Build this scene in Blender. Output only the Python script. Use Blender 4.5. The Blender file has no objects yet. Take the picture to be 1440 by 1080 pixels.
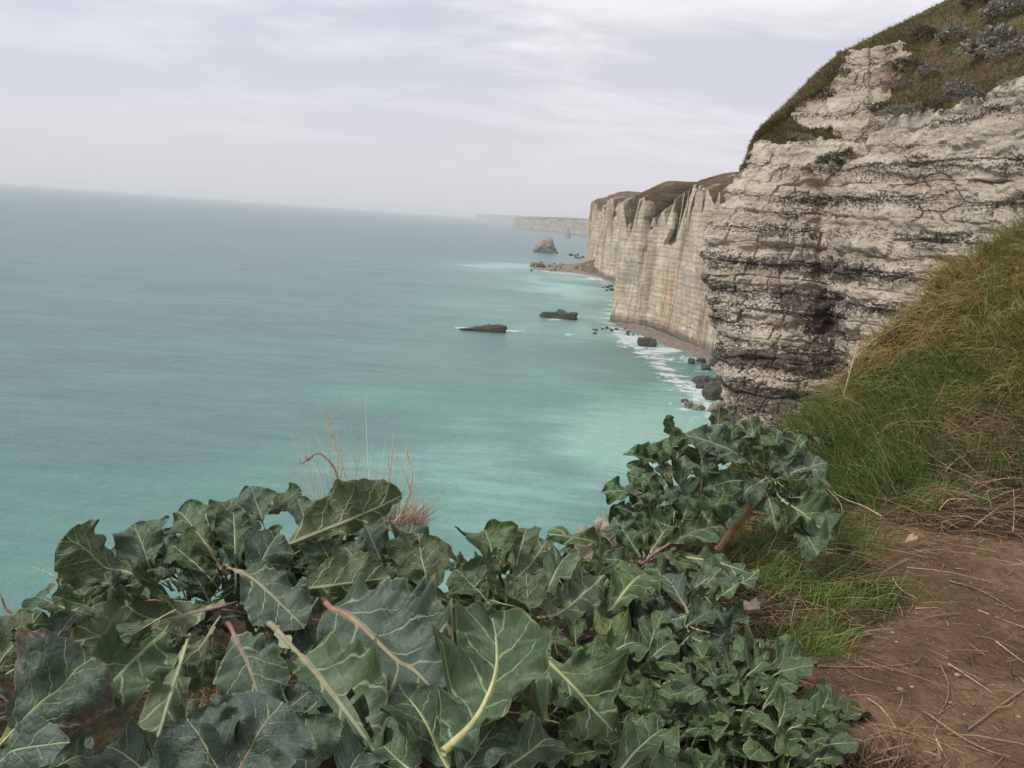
import bpy, bmesh, math, random
import numpy as np
from mathutils import Matrix, Vector
from mathutils.bvhtree import BVHTree
scn = bpy.context.scene
col = scn.collection
random.seed(7); RNG = np.random.default_rng(11)

# ------------------------------------------------------------------ camera
HC = 65.0                                   # metres above the sea
FPX = 1130.0; PITCH = math.radians(11.6); ROLL = math.radians(4.22)
Fv = np.array([0, math.cos(PITCH), -math.sin(PITCH)])
R0 = np.array([1.0, 0, 0]); U0 = np.array([0, math.sin(PITCH), math.cos(PITCH)])
Rv = math.cos(ROLL)*R0 + math.sin(ROLL)*U0
Uv = -math.sin(ROLL)*R0 + math.cos(ROLL)*U0
CAM = np.array([0, 0, HC])
cd = bpy.data.cameras.new("camera"); cam = bpy.data.objects.new("camera", cd); col.objects.link(cam)
cd.sensor_width = 36; cd.lens = 36*FPX/1440; cd.clip_start = 0.05; cd.clip_end = 120000
cam.matrix_world = Matrix(((Rv[0], Uv[0], -Fv[0], 0), (Rv[1], Uv[1], -Fv[1], 0), (Rv[2], Uv[2], -Fv[2], HC), (0, 0, 0, 1)))
scn.camera = cam
scn.view_settings.view_transform = 'Standard'; scn.view_settings.look = 'None'
scn.view_settings.exposure = 0.36; scn.view_settings.gamma = 1

# ------------------------------------------------------------------ node helpers
class NB:
    def __init__(s, nt):
        s.t = nt; nt.nodes.clear()
    def n(s, typ, props=None, **inp):
        nd = s.t.nodes.new('ShaderNode' + typ)
        for k, v in (props or {}).items(): setattr(nd, k, v)
        for k, v in inp.items(): s.set(nd, k, v)
        return nd
    def set(s, nd, k, v):
        key = int(k[1:]) if k[0] == '_' and k[1:].isdigit() else k.replace('_', ' ')
        sk = nd.inputs[key]
        if isinstance(v, bpy.types.NodeSocket): s.t.links.new(v, sk)
        elif isinstance(v, bpy.types.Node): s.t.links.new(v.outputs[0], sk)
        else:
            if hasattr(v, '__len__') and len(v) == 3 and len(sk.default_value) == 4: v = (*v, 1)
            sk.default_value = v
    def m(s, op, a, b=0.0, c=None, clamp=False):
        nd = s.n('Math', {'operation': op, 'use_clamp': clamp}); s.set(nd, '_0', a); s.set(nd, '_1', b)
        if c is not None: s.set(nd, '_2', c)
        return nd.outputs[0]
    def mix(s, f, a, b, mode='MIX'):
        nd = s.n('Mix', {'data_type': 'RGBA', 'blend_type': mode, 'clamp_factor': True})
        s.set(nd, '_0', f); s.set(nd, '_6', a); s.set(nd, '_7', b); return nd.outputs[2]
    def noise(s, vec, scale, detail=4, rough=.55, dist=0.0):
        return s.n('TexNoise', Vector=vec, Scale=scale, Detail=detail, Roughness=rough, Distortion=dist).outputs[0]
    def ramp(s, v, lo, hi, a=0.0, b=1.0):
        nd = s.n('MapRange', {'interpolation_type': 'SMOOTHSTEP'}); s.set(nd, '_0', v)
        for k, x in zip(('_1', '_2', '_3', '_4'), (lo, hi, a, b)): s.set(nd, k, x)
        return nd.outputs[0]
    def sc(s, vec, x, y, z):
        return s.n('Mapping', Vector=vec, Scale=(x, y, z)).outputs[0]
    def attr(s, name): return s.n('Attribute', {'attribute_name': name})
    def bump(s, h, strength, dist, normal=None):
        nd = s.n('Bump', Height=h, Strength=strength, Distance=dist)
        if normal is not None: s.set(nd, 'Normal', normal)
        return nd.outputs[0]
    def out(s, surf): s.n('OutputMaterial', Surface=surf)
def newmat(name):
    m = bpy.data.materials.new(name); m.use_nodes = True; return m, NB(m.node_tree)

# ------------------------------------------------------------------ world, sun
SUN_EL, SUN_AZ = math.radians(48), math.radians(-115)      # azimuth from +Y, clockwise; sun over the sea to the left, behind
w = bpy.data.worlds.new("World"); scn.world = w; w.use_nodes = True
b = NB(w.node_tree)
sky = b.n('TexSky', {'sky_type': 'NISHITA', 'sun_disc': False, 'sun_elevation': SUN_EL, 'sun_rotation': SUN_AZ, 'air_density': 1.2, 'dust_density': 3.0})
tc = b.n('TexCoord').outputs['Generated']
sx = b.n('SeparateXYZ', Vector=tc)
zz = b.m('ADD', b.m('MAXIMUM', sx.outputs[2], 0.0), 0.10)
cv = b.n('CombineXYZ', X=b.m('DIVIDE', sx.outputs[0], zz), Y=b.m('DIVIDE', sx.outputs[1], zz)).outputs[0]
rot = b.n('Mapping', Vector=cv, Rotation=(0, 0, math.radians(-20)), Scale=(0.75, 1.15, 1)).outputs[0]
n1 = b.noise(rot, 1.1, 8, .6, .5); n2 = b.noise(rot, 0.45, 3, .5, .2)
n3 = b.noise(b.n('Mapping', Vector=cv, Rotation=(0, 0, math.radians(10)), Scale=(0.5, 1.6, 1)).outputs[0], 3.2, 6, .6, .5)
cl = b.m('ADD', b.m('MULTIPLY', n1, .55), b.m('ADD', b.m('MULTIPLY', n2, .45), b.m('MULTIPLY', n3, .13)))
c0 = b.ramp(cl, .49, .66)
SKYLO = (5.45, 5.45, 6.05); SKYHI = (7.8, 7.5, 7.6)
cc = b.mix(c0, SKYLO, SKYHI)
# bluer gap towards the left of the view, pinkish lilac at the horizon
lf = b.ramp(b.m('ADD', sx.outputs[0], b.m('MULTIPLY', n2, .3)), .30, -.40)
cc = b.mix(b.m('MULTIPLY', lf, .45), cc, (5.0, 5.55, 6.7))
hz = b.ramp(sx.outputs[2], .0, .24)
cc = b.mix(hz, (5.85, 5.75, 6.15), cc)
skyc = b.mix(.9, sky.outputs[0], cc)
b.n('OutputWorld', Surface=b.n('Background', Color=skyc, Strength=0.1).outputs[0])
sl = bpy.data.lights.new("sun", 'SUN'); so = bpy.data.objects.new("sun", sl); col.objects.link(so)
sl.energy = 2.0; sl.angle = math.radians(10); sl.color = (1, .95, .88)
sd = Vector((math.sin(SUN_AZ)*math.cos(SUN_EL), math.cos(SUN_AZ)*math.cos(SUN_EL), math.sin(SUN_EL)))
so.rotation_euler = sd.to_track_quat('Z', 'Y').to_euler(); so.location = (0, -5, 90)

# ------------------------------------------------------------------ geometry helpers
def ray(px, py):
    return Fv + Rv*((px-720)/FPX) + Uv*((540-py)/FPX)
def at(px, py, dep): return CAM + ray(px, py)*dep
def at_y(px, py, Y): d = ray(px, py); return CAM + d*(Y/d[1])
def at_z(px, py, z): d = ray(px, py); return CAM + d*((z-HC)/d[2])       # z absolute
def proj(P):
    D = P-CAM; d = D@Fv; dd = np.where(d > .05, d, .05)
    return 720+FPX*(D@Rv)/dd, 540-FPX*(D@Uv)/dd, d
def _h(i, j, k, s):
    n = (i.astype(np.int64)*374761393 + j.astype(np.int64)*668265263 + k.astype(np.int64)*2147483647*3 + s*1274126177) & 0xFFFFFFFF
    n = ((n ^ (n >> 13))*1274126177) & 0xFFFFFFFF
    n = ((n ^ (n >> 16))*2246822519) & 0xFFFFFFFF
    return ((n ^ (n >> 15)) & 0xFFFFFF)/float(0xFFFFFF)*2-1
def vnoise(P, seed=0):
    P = np.asarray(P, float); I = np.floor(P).astype(np.int64); f = P-I; f = f*f*f*(f*(f*6-15)+10)
    r = 0
    for a in (0, 1):
        for c in (0, 1):
            for e in (0, 1):
                wt = (f[..., 0] if a else 1-f[..., 0])*(f[..., 1] if c else 1-f[..., 1])*(f[..., 2] if e else 1-f[..., 2])
                r = r+wt*_h(I[..., 0]+a, I[..., 1]+c, I[..., 2]+e, seed)
    return r
def fbm(P, octv=4, seed=0, gain=.5):
    r = 0; a = 1; t = 0; P = np.asarray(P, float)
    for o in range(octv):
        r = r+a*vnoise(P, seed+o*17); t += a; a *= gain; P = P*2.03+13.7
    return r/t
def sst(a, b_, x): t = np.clip((x-a)/(b_-a), 0, 1); return t*t*(3-2*t)
def tps(pts):
    pts = np.array(pts, float); X = pts[:, :2]; n = len(X)
    def phi(r2): return np.where(r2 > 1e-9, r2*np.log(np.maximum(r2, 1e-9)), 0)
    K = phi(((X[:, None]-X[None])**2).sum(-1))+np.eye(n)*1e-3
    Pm = np.c_[np.ones(n), X]; A = np.zeros((n+3, n+3)); A[:n, :n] = K; A[:n, n:] = Pm; A[n:, :n] = Pm.T
    s = np.linalg.solve(A, np.r_[pts[:, 2], 0, 0, 0])
    def f(x, y):
        x = np.asarray(x, float); y = np.asarray(y, float); r = s[n]+s[n+1]*x+s[n+2]*y
        for i in range(n): r = r+s[i]*phi((x-X[i, 0])**2+(y-X[i, 1])**2)
        return r
    return f
def inpoly(px, py, poly):
    r = np.zeros(np.shape(px), bool); n = len(poly)
    for i in range(n):
        x0, y0 = poly[i]; x1, y1 = poly[(i+1) % n]
        if y0 == y1: continue
        c = ((y0 > py) != (y1 > py)) & (px < (x1-x0)*(py-y0)/(y1-y0)+x0); r ^= c
    return r
def link(name, me, mats, parent=None, smooth=True):
    o = bpy.data.objects.new(name, me); col.objects.link(o)
    for m_ in (mats if isinstance(mats, (list, tuple)) else [mats]): me.materials.append(m_)
    if smooth: me.polygons.foreach_set('use_smooth', np.ones(len(me.polygons), bool))
    if parent: o.parent = parent
    return o
def quads_mesh(name, V, Q, attrs=None, uv=None, colr=None):
    V = np.asarray(V, np.float32).reshape(-1, 3); Q = np.asarray(Q, np.int32); k = Q.shape[1]
    me = bpy.data.meshes.new(name); me.vertices.add(len(V)); me.vertices.foreach_set('co', V.ravel())
    me.loops.add(Q.size); me.loops.foreach_set('vertex_index', Q.ravel())
    me.polygons.add(len(Q)); me.polygons.foreach_set('loop_start', np.arange(0, Q.size, k, dtype=np.int32))
    if uv is not None:
        l = me.uv_layers.new(name='UVMap'); l.data.foreach_set('uv', np.asarray(uv, np.float32)[Q.ravel()].ravel())
    for k_, a in (attrs or {}).items():
        at_ = me.attributes.new(k_, 'FLOAT', 'POINT'); at_.data.foreach_set('value', np.asarray(a, np.float32).ravel())
    if colr is not None:
        ca = me.attributes.new('col', 'FLOAT_COLOR', 'POINT')
        c = np.ones((len(V), 4), np.float32); c[:, :3] = colr; ca.data.foreach_set('color', c.ravel())
    me.update(); me.validate(); return me
def gridq(nu, nv, off=0):
    i, j = np.meshgrid(np.arange(nu-1), np.arange(nv-1), indexing='ij')
    a = (i*nv+j).ravel()+off; return np.stack([a, a+nv, a+nv+1, a+1], 1)
def tagset(o, label=None, cat=None, group=None, kind=None):
    if label: o['label'] = label
    if cat: o['category'] = cat
    if group: o['group'] = group
    if kind: o['kind'] = kind
    return o
def empty(name, loc):
    o = bpy.data.objects.new(name, None); col.objects.link(o); o.location = loc; o.empty_display_size = .1
    o.matrix_world = Matrix.Translation(loc); return o
def child(o, parent):
    o.parent = parent; o.matrix_parent_inverse = Matrix.Translation(parent.location).inverted(); return o
def tube(pts, rad, ns=8):
    pts = np.asarray(pts, float); n = len(pts); rad = np.broadcast_to(rad, n)
    T = np.gradient(pts, axis=0); T /= np.linalg.norm(T, axis=1)[:, None]+1e-9
    ref = np.array([.21, .13, .97]) if abs(T[:, 2]).mean() < .8 else np.array([.9, .3, .1])
    A = np.cross(T, ref); A /= np.linalg.norm(A, axis=1)[:, None]+1e-9; B = np.cross(T, A)
    th = np.linspace(0, 2*np.pi, ns, endpoint=False)
    V = pts[:, None]+rad[:, None, None]*(A[:, None]*np.cos(th)[None, :, None]+B[:, None]*np.sin(th)[None, :, None])
    i, j = np.meshgrid(np.arange(n-1), np.arange(ns), indexing='ij')
    a = (i*ns+j).ravel(); c = (i*ns+(j+1) % ns).ravel()
    return V.reshape(-1, 3), np.stack([a, c, c+ns, a+ns], 1)
def merge(parts):
    Vs, Qs, o = [], [], 0
    for V, Q in parts: Vs.append(V); Qs.append(Q+o); o += len(V)
    return np.concatenate(Vs), np.concatenate(Qs)
def spline(P, n):                          # Catmull-Rom through points
    P = np.asarray(P, float); m = len(P); t = np.linspace(0, m-1, n); i = np.clip(np.floor(t).astype(int), 0, m-2); f = (t-i)[:, None]
    g = lambda k: P[np.clip(i+k, 0, m-1)]
    a, b_, c, d = g(-1), g(0), g(1), g(2)
    a = np.where((i == 0)[:, None], 2*b_-c, a); d = np.where((i == m-2)[:, None], 2*c-b_, d)
    return .5*((2*b_)+(-a+c)*f+(2*a-5*b_+4*c-d)*f*f+(-a+3*b_-3*c+d)*f**3)
def smooth(a, n):
    for _ in range(n):
        a = (a+np.roll(a, 1, 0)+np.roll(a, -1, 0)+np.roll(a, 1, 1)+np.roll(a, -1, 1))/5
    return a
def normals(G):
    du = np.gradient(G, axis=0); dv = np.gradient(G, axis=1); N = np.cross(du, dv)
    return N/(np.linalg.norm(N, axis=-1)[..., None]+1e-9)

# ------------------------------------------------------------------ materials
def mat_chalk(name, k, light, tan, flint, band_gap, rust=0.0, base_dark=0.0, fleck=4.0, tilt=0.0, bstr=.6, crk=.75, line=0.0, amt=0.0, seamw=.15):
    """chalk with flint seams; k = size of the coarse features in metres"""
    m_, b = newmat(name)
    P = b.n('NewGeometry').outputs['Position']; xyz = b.n('SeparateXYZ', Vector=P)
    big = b.noise(P, .35/k, 3, .55); mid = b.noise(P, 1.3/k, 5, .6); fine = b.noise(P, 7/k, 6, .65)
    flat = b.noise(b.sc(P, .22, .22, 1.6), 1.0/k, 5, .6)
    c = b.mix(b.ramp(big, .35, .65), light, tan)
    c = b.mix(b.ramp(flat, .38, .66, 0, .65), c, tuple(x*.62 for x in tan))
    c = b.mix(b.ramp(mid, .50, .68, 0, .5), c, tuple(min(1, x*1.18) for x in light))
    c = b.mix(b.ramp(fine, .56, .72, 0, .45), c, (.17, .145, .115))
    zt = b.m('ADD', b.m('ADD', xyz.outputs[2], b.m('MULTIPLY', xyz.outputs[0], tilt)), b.m('MULTIPLY', b.m('SUBTRACT', b.noise(P, .5/k, 4, .6), .5), 1.0*band_gap))
    ph = b.m('FRACT', b.m('DIVIDE', zt, band_gap))
    tri = b.m('ABSOLUTE', b.m('SUBTRACT', ph, .5))                    # 0 mid-seam, .5 between seams
    seam = b.ramp(tri, .30, .05)
    flv = b.noise(b.sc(P, 1, 1, 1.5), fleck/k, 5, .68)
    reg = b.noise(b.sc(P, .5, .5, 1.2), .42/k, 3, .5)
    dk = b.attr('dark').outputs['Fac']
    thr = b.m('SUBTRACT', b.m('SUBTRACT', .69-amt, b.m('MULTIPLY', seam, seamw)), b.m('ADD', b.m('MULTIPLY', dk, .17), b.m('MULTIPLY', b.m('SUBTRACT', reg, .5), .35)))
    fl = b.ramp(b.m('SUBTRACT', flv, thr), -.012, .03)
    vor = b.n('TexVoronoi', {'feature': 'DISTANCE_TO_EDGE'}, Vector=b.sc(b.n('VectorMath', {'operation': 'ADD'}, _0=P, _1=b.n('TexNoise', Vector=P, Scale=.9/k, Detail=3).outputs[1]).outputs[0], .55, .55, 1.0), Scale=.9/k).outputs[0]
    crack = b.m('MULTIPLY', b.ramp(vor, .045, .0), b.ramp(big, .50, .62))
    if line:
        ln = b.m('MULTIPLY', b.ramp(tri, .13, .03), b.ramp(b.noise(b.sc(P, 1, 1, .5), .7/k*2, 3, .6), .38, .58))
        c = b.mix(b.m('MULTIPLY', ln, line), c, (.13, .11, .085))
        bk = b.noise(b.sc(P, .35, .35, 3.2), .8/k, 5, .65); c = b.mix(b.ramp(bk, .50, .66, 0, .32), c, (.30, .25, .18))
        gy = b.noise(P, .10/k*2, 3, .6); c = b.mix(b.ramp(gy, .45, .62, 0, .5), c, (.33, .30, .26))
    if rust:
        st = b.noise(b.sc(P, 1, 1, .22), .10/k*2, 7, .68, 1.2)
        c = b.mix(b.ramp(st, .46, .70, 0, rust), c, (.38, .235, .12))
        st2 = b.noise(b.sc(P, 1.3, 1.3, .06), .5/k*2, 3, .6)
        c = b.mix(b.ramp(st2, .50, .68, 0, rust*.8), c, (.17, .145, .11))
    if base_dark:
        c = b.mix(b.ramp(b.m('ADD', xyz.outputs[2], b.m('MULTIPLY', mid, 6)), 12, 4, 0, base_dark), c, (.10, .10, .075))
    c = b.mix(b.m('MULTIPLY', fl, flint), c, b.mix(b.ramp(fine, .35, .6), (.035, .032, .034), (.13, .11, .095)))
    c = b.mix(b.m('MULTIPLY', b.ramp(b.noise(P, 1.1/k, 6, .7), .50, .66), b.m('ADD', .08, b.m('MULTIPLY', dk, .6), clamp=True)), c, (.23, .195, .155))
    c = b.mix(b.m('MULTIPLY', crack, crk), c, (.07, .06, .05))
    # lichen and lasting tufts
    c = b.mix(b.attr('lichen').outputs['Fac'], c, (.42, .42, .10))
    # turf
    g = b.attr('grass').outputs['Fac']; gn = b.noise(P, 2.2/k, 5, .65); gb = b.noise(P, .25/k, 3, .6)
    gc = b.mix(b.ramp(gb, .42, .60), (.115, .110, .042), (.20, .145, .075))
    gc = b.mix(b.ramp(gn, .42, .68), gc, (.085, .09, .03)); gc = b.mix(b.ramp(fine, .55, .7, 0, .5), gc, (.16, .13, .06))
    gm = b.ramp(b.m('ADD', g, b.m('MULTIPLY', b.m('SUBTRACT', gn, .5), 1.1)), .42, .55)
    e = b.attr('earth').outputs['Fac']
    ec = b.mix(b.ramp(mid, .4, .62), (.16, .095, .06), (.09, .075, .046)); ec = b.mix(b.ramp(big, .45, .6, 0, .6), ec, (.17, .15, .08))
    em = b.ramp(b.m('ADD', e, b.m('MULTIPLY', b.m('SUBTRACT', mid, .5), .5)), .40, .58)
    c = b.mix(em, c, ec); c = b.mix(gm, c, gc)
    hgt = b.m('SUBTRACT', b.m('ADD', b.m('MULTIPLY', mid, .8), b.m('MULTIPLY', fine, .35)), b.m('ADD', b.m('MULTIPLY', crack, .5), b.m('MULTIPLY', fl, .12)))
    hgt = b.m('SUBTRACT', hgt, b.m('MULTIPLY', b.ramp(tri, .07, .0), .25))
    nrm = b.bump(hgt, bstr, .5*k)
    b.out(b.n('BsdfPrincipled', Base_Color=c, Roughness=.93, Specular_IOR_Level=.15, Normal=nrm).outputs[0])
    return m_
M_near = mat_chalk('near_chalk', 1.0, (.645, .565, .455), (.53, .45, .345), .92, 1.7, fleck=6.5, crk=.15, amt=.058, bstr=1.0, seamw=.11)
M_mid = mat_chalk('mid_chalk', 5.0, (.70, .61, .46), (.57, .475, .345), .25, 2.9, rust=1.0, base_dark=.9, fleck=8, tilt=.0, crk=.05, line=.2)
M_far = mat_chalk('far_chalk', 9.0, (.50, .44, .38), (.33, .29, .25), .5, 9.0, rust=.15, base_dark=.4, crk=0.0)

def mat_rock(name, c1, c2, k=1.0, wet=.5):
    m_, b = newmat(name); P = b.n('NewGeometry').outputs['Position']
    n1 = b.noise(P, 1.2/k, 6, .65); n2 = b.noise(b.sc(P, .3, .3, 2), 1.0/k, 4, .6)
    c = b.mix(b.ramp(n1, .38, .62), c1, c2); c = b.mix(b.ramp(n2, .5, .62, 0, .6), c, tuple(x*.5 for x in c1))
    b.out(b.n('BsdfPrincipled', Base_Color=c, Roughness=1-.4*wet, Normal=b.bump(n1, .8, .6*k)).outputs[0]); return m_
M_weed = mat_rock('weedy_rock', (.035, .036, .026), (.095, .085, .058), 1.2)
M_boul = mat_rock('shore_boulder', (.16, .13, .10), (.33, .28, .21), 2.0, .3)
M_stack = mat_rock('stack_chalk', (.36, .30, .23), (.22, .18, .14), 9.0, .1)

def simple(name, c1, c2, scale=40, rough=.8, trans=0.0, bs=.2):
    m_, b = newmat(name); P = b.n('NewGeometry').outputs['Position']; n = b.noise(P, scale, 4, .6)
    c = b.mix(b.ramp(n, .35, .65), c1, c2)
    s = b.n('BsdfPrincipled', Base_Color=c, Roughness=rough, Normal=b.bump(n, bs, .01)).outputs[0]
    if trans: s = b.n('MixShader', _0=trans, _1=s, _2=b.n('BsdfTranslucent', Color=c).outputs[0]).outputs[0]
    b.out(s); return m_
M_straw = simple('straw', (.42, .31, .17), (.62, .50, .32), 60)
M_twig = simple('twig', (.17, .11, .065), (.33, .24, .15), 80)
M_deadleaf = simple('dead_leaf', (.30, .16, .06), (.52, .32, .12), 60, .9, .2)
M_stemtan = simple('old_cabbage_stem', (.30, .15, .05), (.42, .30, .17), 30)

def mat_blade(name):
    m_, b = newmat(name); c = b.attr('col').outputs['Color']
    s = b.n('BsdfPrincipled', Base_Color=c, Roughness=.6, Specular_IOR_Level=.3).outputs[0]
    b.out(b.n('MixShader', _0=.25, _1=s, _2=b.n('BsdfTranslucent', Color=c).outputs[0]).outputs[0]); return m_
M_blade = mat_blade('grass_blades')

def mat_leaf():
    m_, b = newmat('cabbage_leaf')
    uv = b.n('TexCoord').outputs['UV']; s = b.n('SeparateXYZ', Vector=uv); U = s.outputs[0]; V = s.outputs[1]
    seed = b.attr('seed').outputs['Fac']
    sh = b.n('VectorMath', {'operation': 'ADD'}, _0=uv, _1=b.n('CombineXYZ', X=b.m('MULTIPLY', seed, 31.0), Y=b.m('MULTIPLY', seed, 17.0)).outputs[0]).outputs[0]
    wob = b.m('SUBTRACT', b.noise(sh, 5, 3, .6), .5)
    av = b.m('ABSOLUTE', V); sg = b.m('SIGN', V)
    # side veins: arching lines that leave the midrib and lean towards the tip
    q = b.m('SUBTRACT', U, b.m('MULTIPLY', b.m('POWER', av, .85), .75))
    q = b.m('ADD', b.m('ADD', b.m('MULTIPLY', q, 5.4), b.m('MULTIPLY', sg, .22)), b.m('ADD', b.m('MULTIPLY', wob, .9), seed))
    dq = b.m('ABSOLUTE', b.m('SUBTRACT', b.m('FRACT', q), .5))
    wv = b.m('MAXIMUM', b.m('SUBTRACT', .088, b.m('MULTIPLY', av, .20)), .024)
    sec = b.m('SUBTRACT', 1.0, b.m('DIVIDE', dq, wv), clamp=True)
    sec = b.m('POWER', sec, .7)
    # branching network
    vw = b.n('VectorMath', {'operation': 'ADD'}, _0=sh, _1=b.n('VectorMath', {'operation': 'SCALE'}, _0=b.n('TexNoise', Vector=sh, Scale=9.0, Detail=2.0).outputs[1], Scale=.07).outputs[0]).outputs[0]
    v1 = b.n('TexVoronoi', {'feature': 'DISTANCE_TO_EDGE'}, Vector=vw, Scale=9.0).outputs[0]
    v2 = b.n('TexVoronoi', {'feature': 'DISTANCE_TO_EDGE'}, Vector=vw, Scale=26.0).outputs[0]
    t1 = b.m('MULTIPLY', b.ramp(v1, .05, .0, 0, b.mix(b.n('NewGeometry').outputs['Backfacing'], (.22,)*3, (.6,)*3)), b.ramp(wob, -.12, .12, .25, 1.0)); t2 = b.ramp(v2, .09, .0, 0, .05)
    rib = b.ramp(av, b.m('SUBTRACT', .034, b.m('MULTIPLY', U, .026)), .006)
    vein = b.m('MAXIMUM', b.m('MAXIMUM', sec, rib), b.m('MAXIMUM', t1, t2))
    back = b.n('NewGeometry').outputs['Backfacing']
    nz = b.noise(sh, 7, 4, .6); nzf = b.noise(sh, 60, 3, .6); tone = b.attr('tone').outputs['Fac']
    top = b.mix(b.ramp(nz, .3, .7), (.018, .040, .024), (.058, .096, .062))
    top = b.mix(b.m('MULTIPLY', b.ramp(nzf, .3, .7), .30), top, (.13, .18, .155))
    top = b.mix(b.ramp(tone, .5, 1.0, 0, .55), top, (.115, .155, .135))
    top = b.mix(b.ramp(tone, .5, .0, 0, .7), top, (.040, .078, .022))
    und = b.mix(b.ramp(nz, .3, .7), (.058, .082, .034), (.092, .120, .055))
    und = b.mix(b.ramp(tone, .4, 1.0, 0, .6), und, (.13, .17, .11))
    grn = b.attr('green').outputs['Fac']; top = b.mix(grn, top, b.mix(b.ramp(nz, .3, .7), (.035, .075, .016), (.10, .165, .050)))
    yel = b.attr('yellow').outputs['Fac']
    ny = b.m('MULTIPLY', b.ramp(b.m('ADD', nz, b.m('MULTIPLY', b.m('SUBTRACT', yel, .5), .8)), .35, .7), b.ramp(yel, .0, .3))
    c = b.mix(back, top, und)
    c = b.mix(ny, c, (.19, .20, .045))
    c = b.mix(b.m('MULTIPLY', vein, b.mix(back, (.80,)*3, (.85,)*3)), c, (.33, .39, .22))
    edge = b.attr('edge').outputs['Fac']; bz = b.attr('bronze').outputs['Fac']
    ed = b.m('MULTIPLY', b.ramp(b.m('ADD', edge, b.m('MULTIPLY', b.m('SUBTRACT', nz, .5), .5)), .70, 1.0), bz)
    c = b.mix(b.m('MULTIPLY', ed, .75), c, (.13, .065, .075))
    c = b.mix(b.m('MULTIPLY', b.ramp(b.m('ADD', edge, b.m('MULTIPLY', wob, .2)), .93, 1.0), .45), c, (.28, .30, .14))
    c = b.mix(b.m('MULTIPLY', b.ramp(b.noise(sh, 23, 2, .5), .70, .76), .5), c, (.16, .11, .06))
    hh = b.m('SUBTRACT', b.m('MULTIPLY', b.ramp(v1, .0, .25), .22), b.m('MULTIPLY', vein, .6))
    hh = b.m('ADD', b.m('ADD', hh, b.m('MULTIPLY', nz, .8)), b.m('MULTIPLY', nzf, .06))
    nrm = b.bump(hh, .75, .006)
    sf = b.n('BsdfPrincipled', Base_Color=c, Roughness=b.mix(back, (.52,)*3, (.62,)*3), Specular_IOR_Level=.45, Normal=nrm).outputs[0]
    b.out(b.n('MixShader', _0=.14, _1=sf, _2=b.n('BsdfTranslucent', Color=b.mix(.35, c, (.10, .20, .02))).outputs[0]).outputs[0])
    return m_
M_leaf = mat_leaf()
RIB = {}
for nme, c1, c2 in (('pale', (.26, .31, .15), (.42, .46, .26)), ('pink', (.34, .16, .13), (.40, .26, .17)), ('yellow', (.42, .44, .18), (.58, .56, .28)),
                    ('purple', (.20, .085, .12), (.32, .20, .18)), ('tan', (.24, .21, .12), (.34, .29, .18))):
    RIB[nme] = simple('rib_'+nme, c1, c2, 25, .5, .05)

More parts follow.
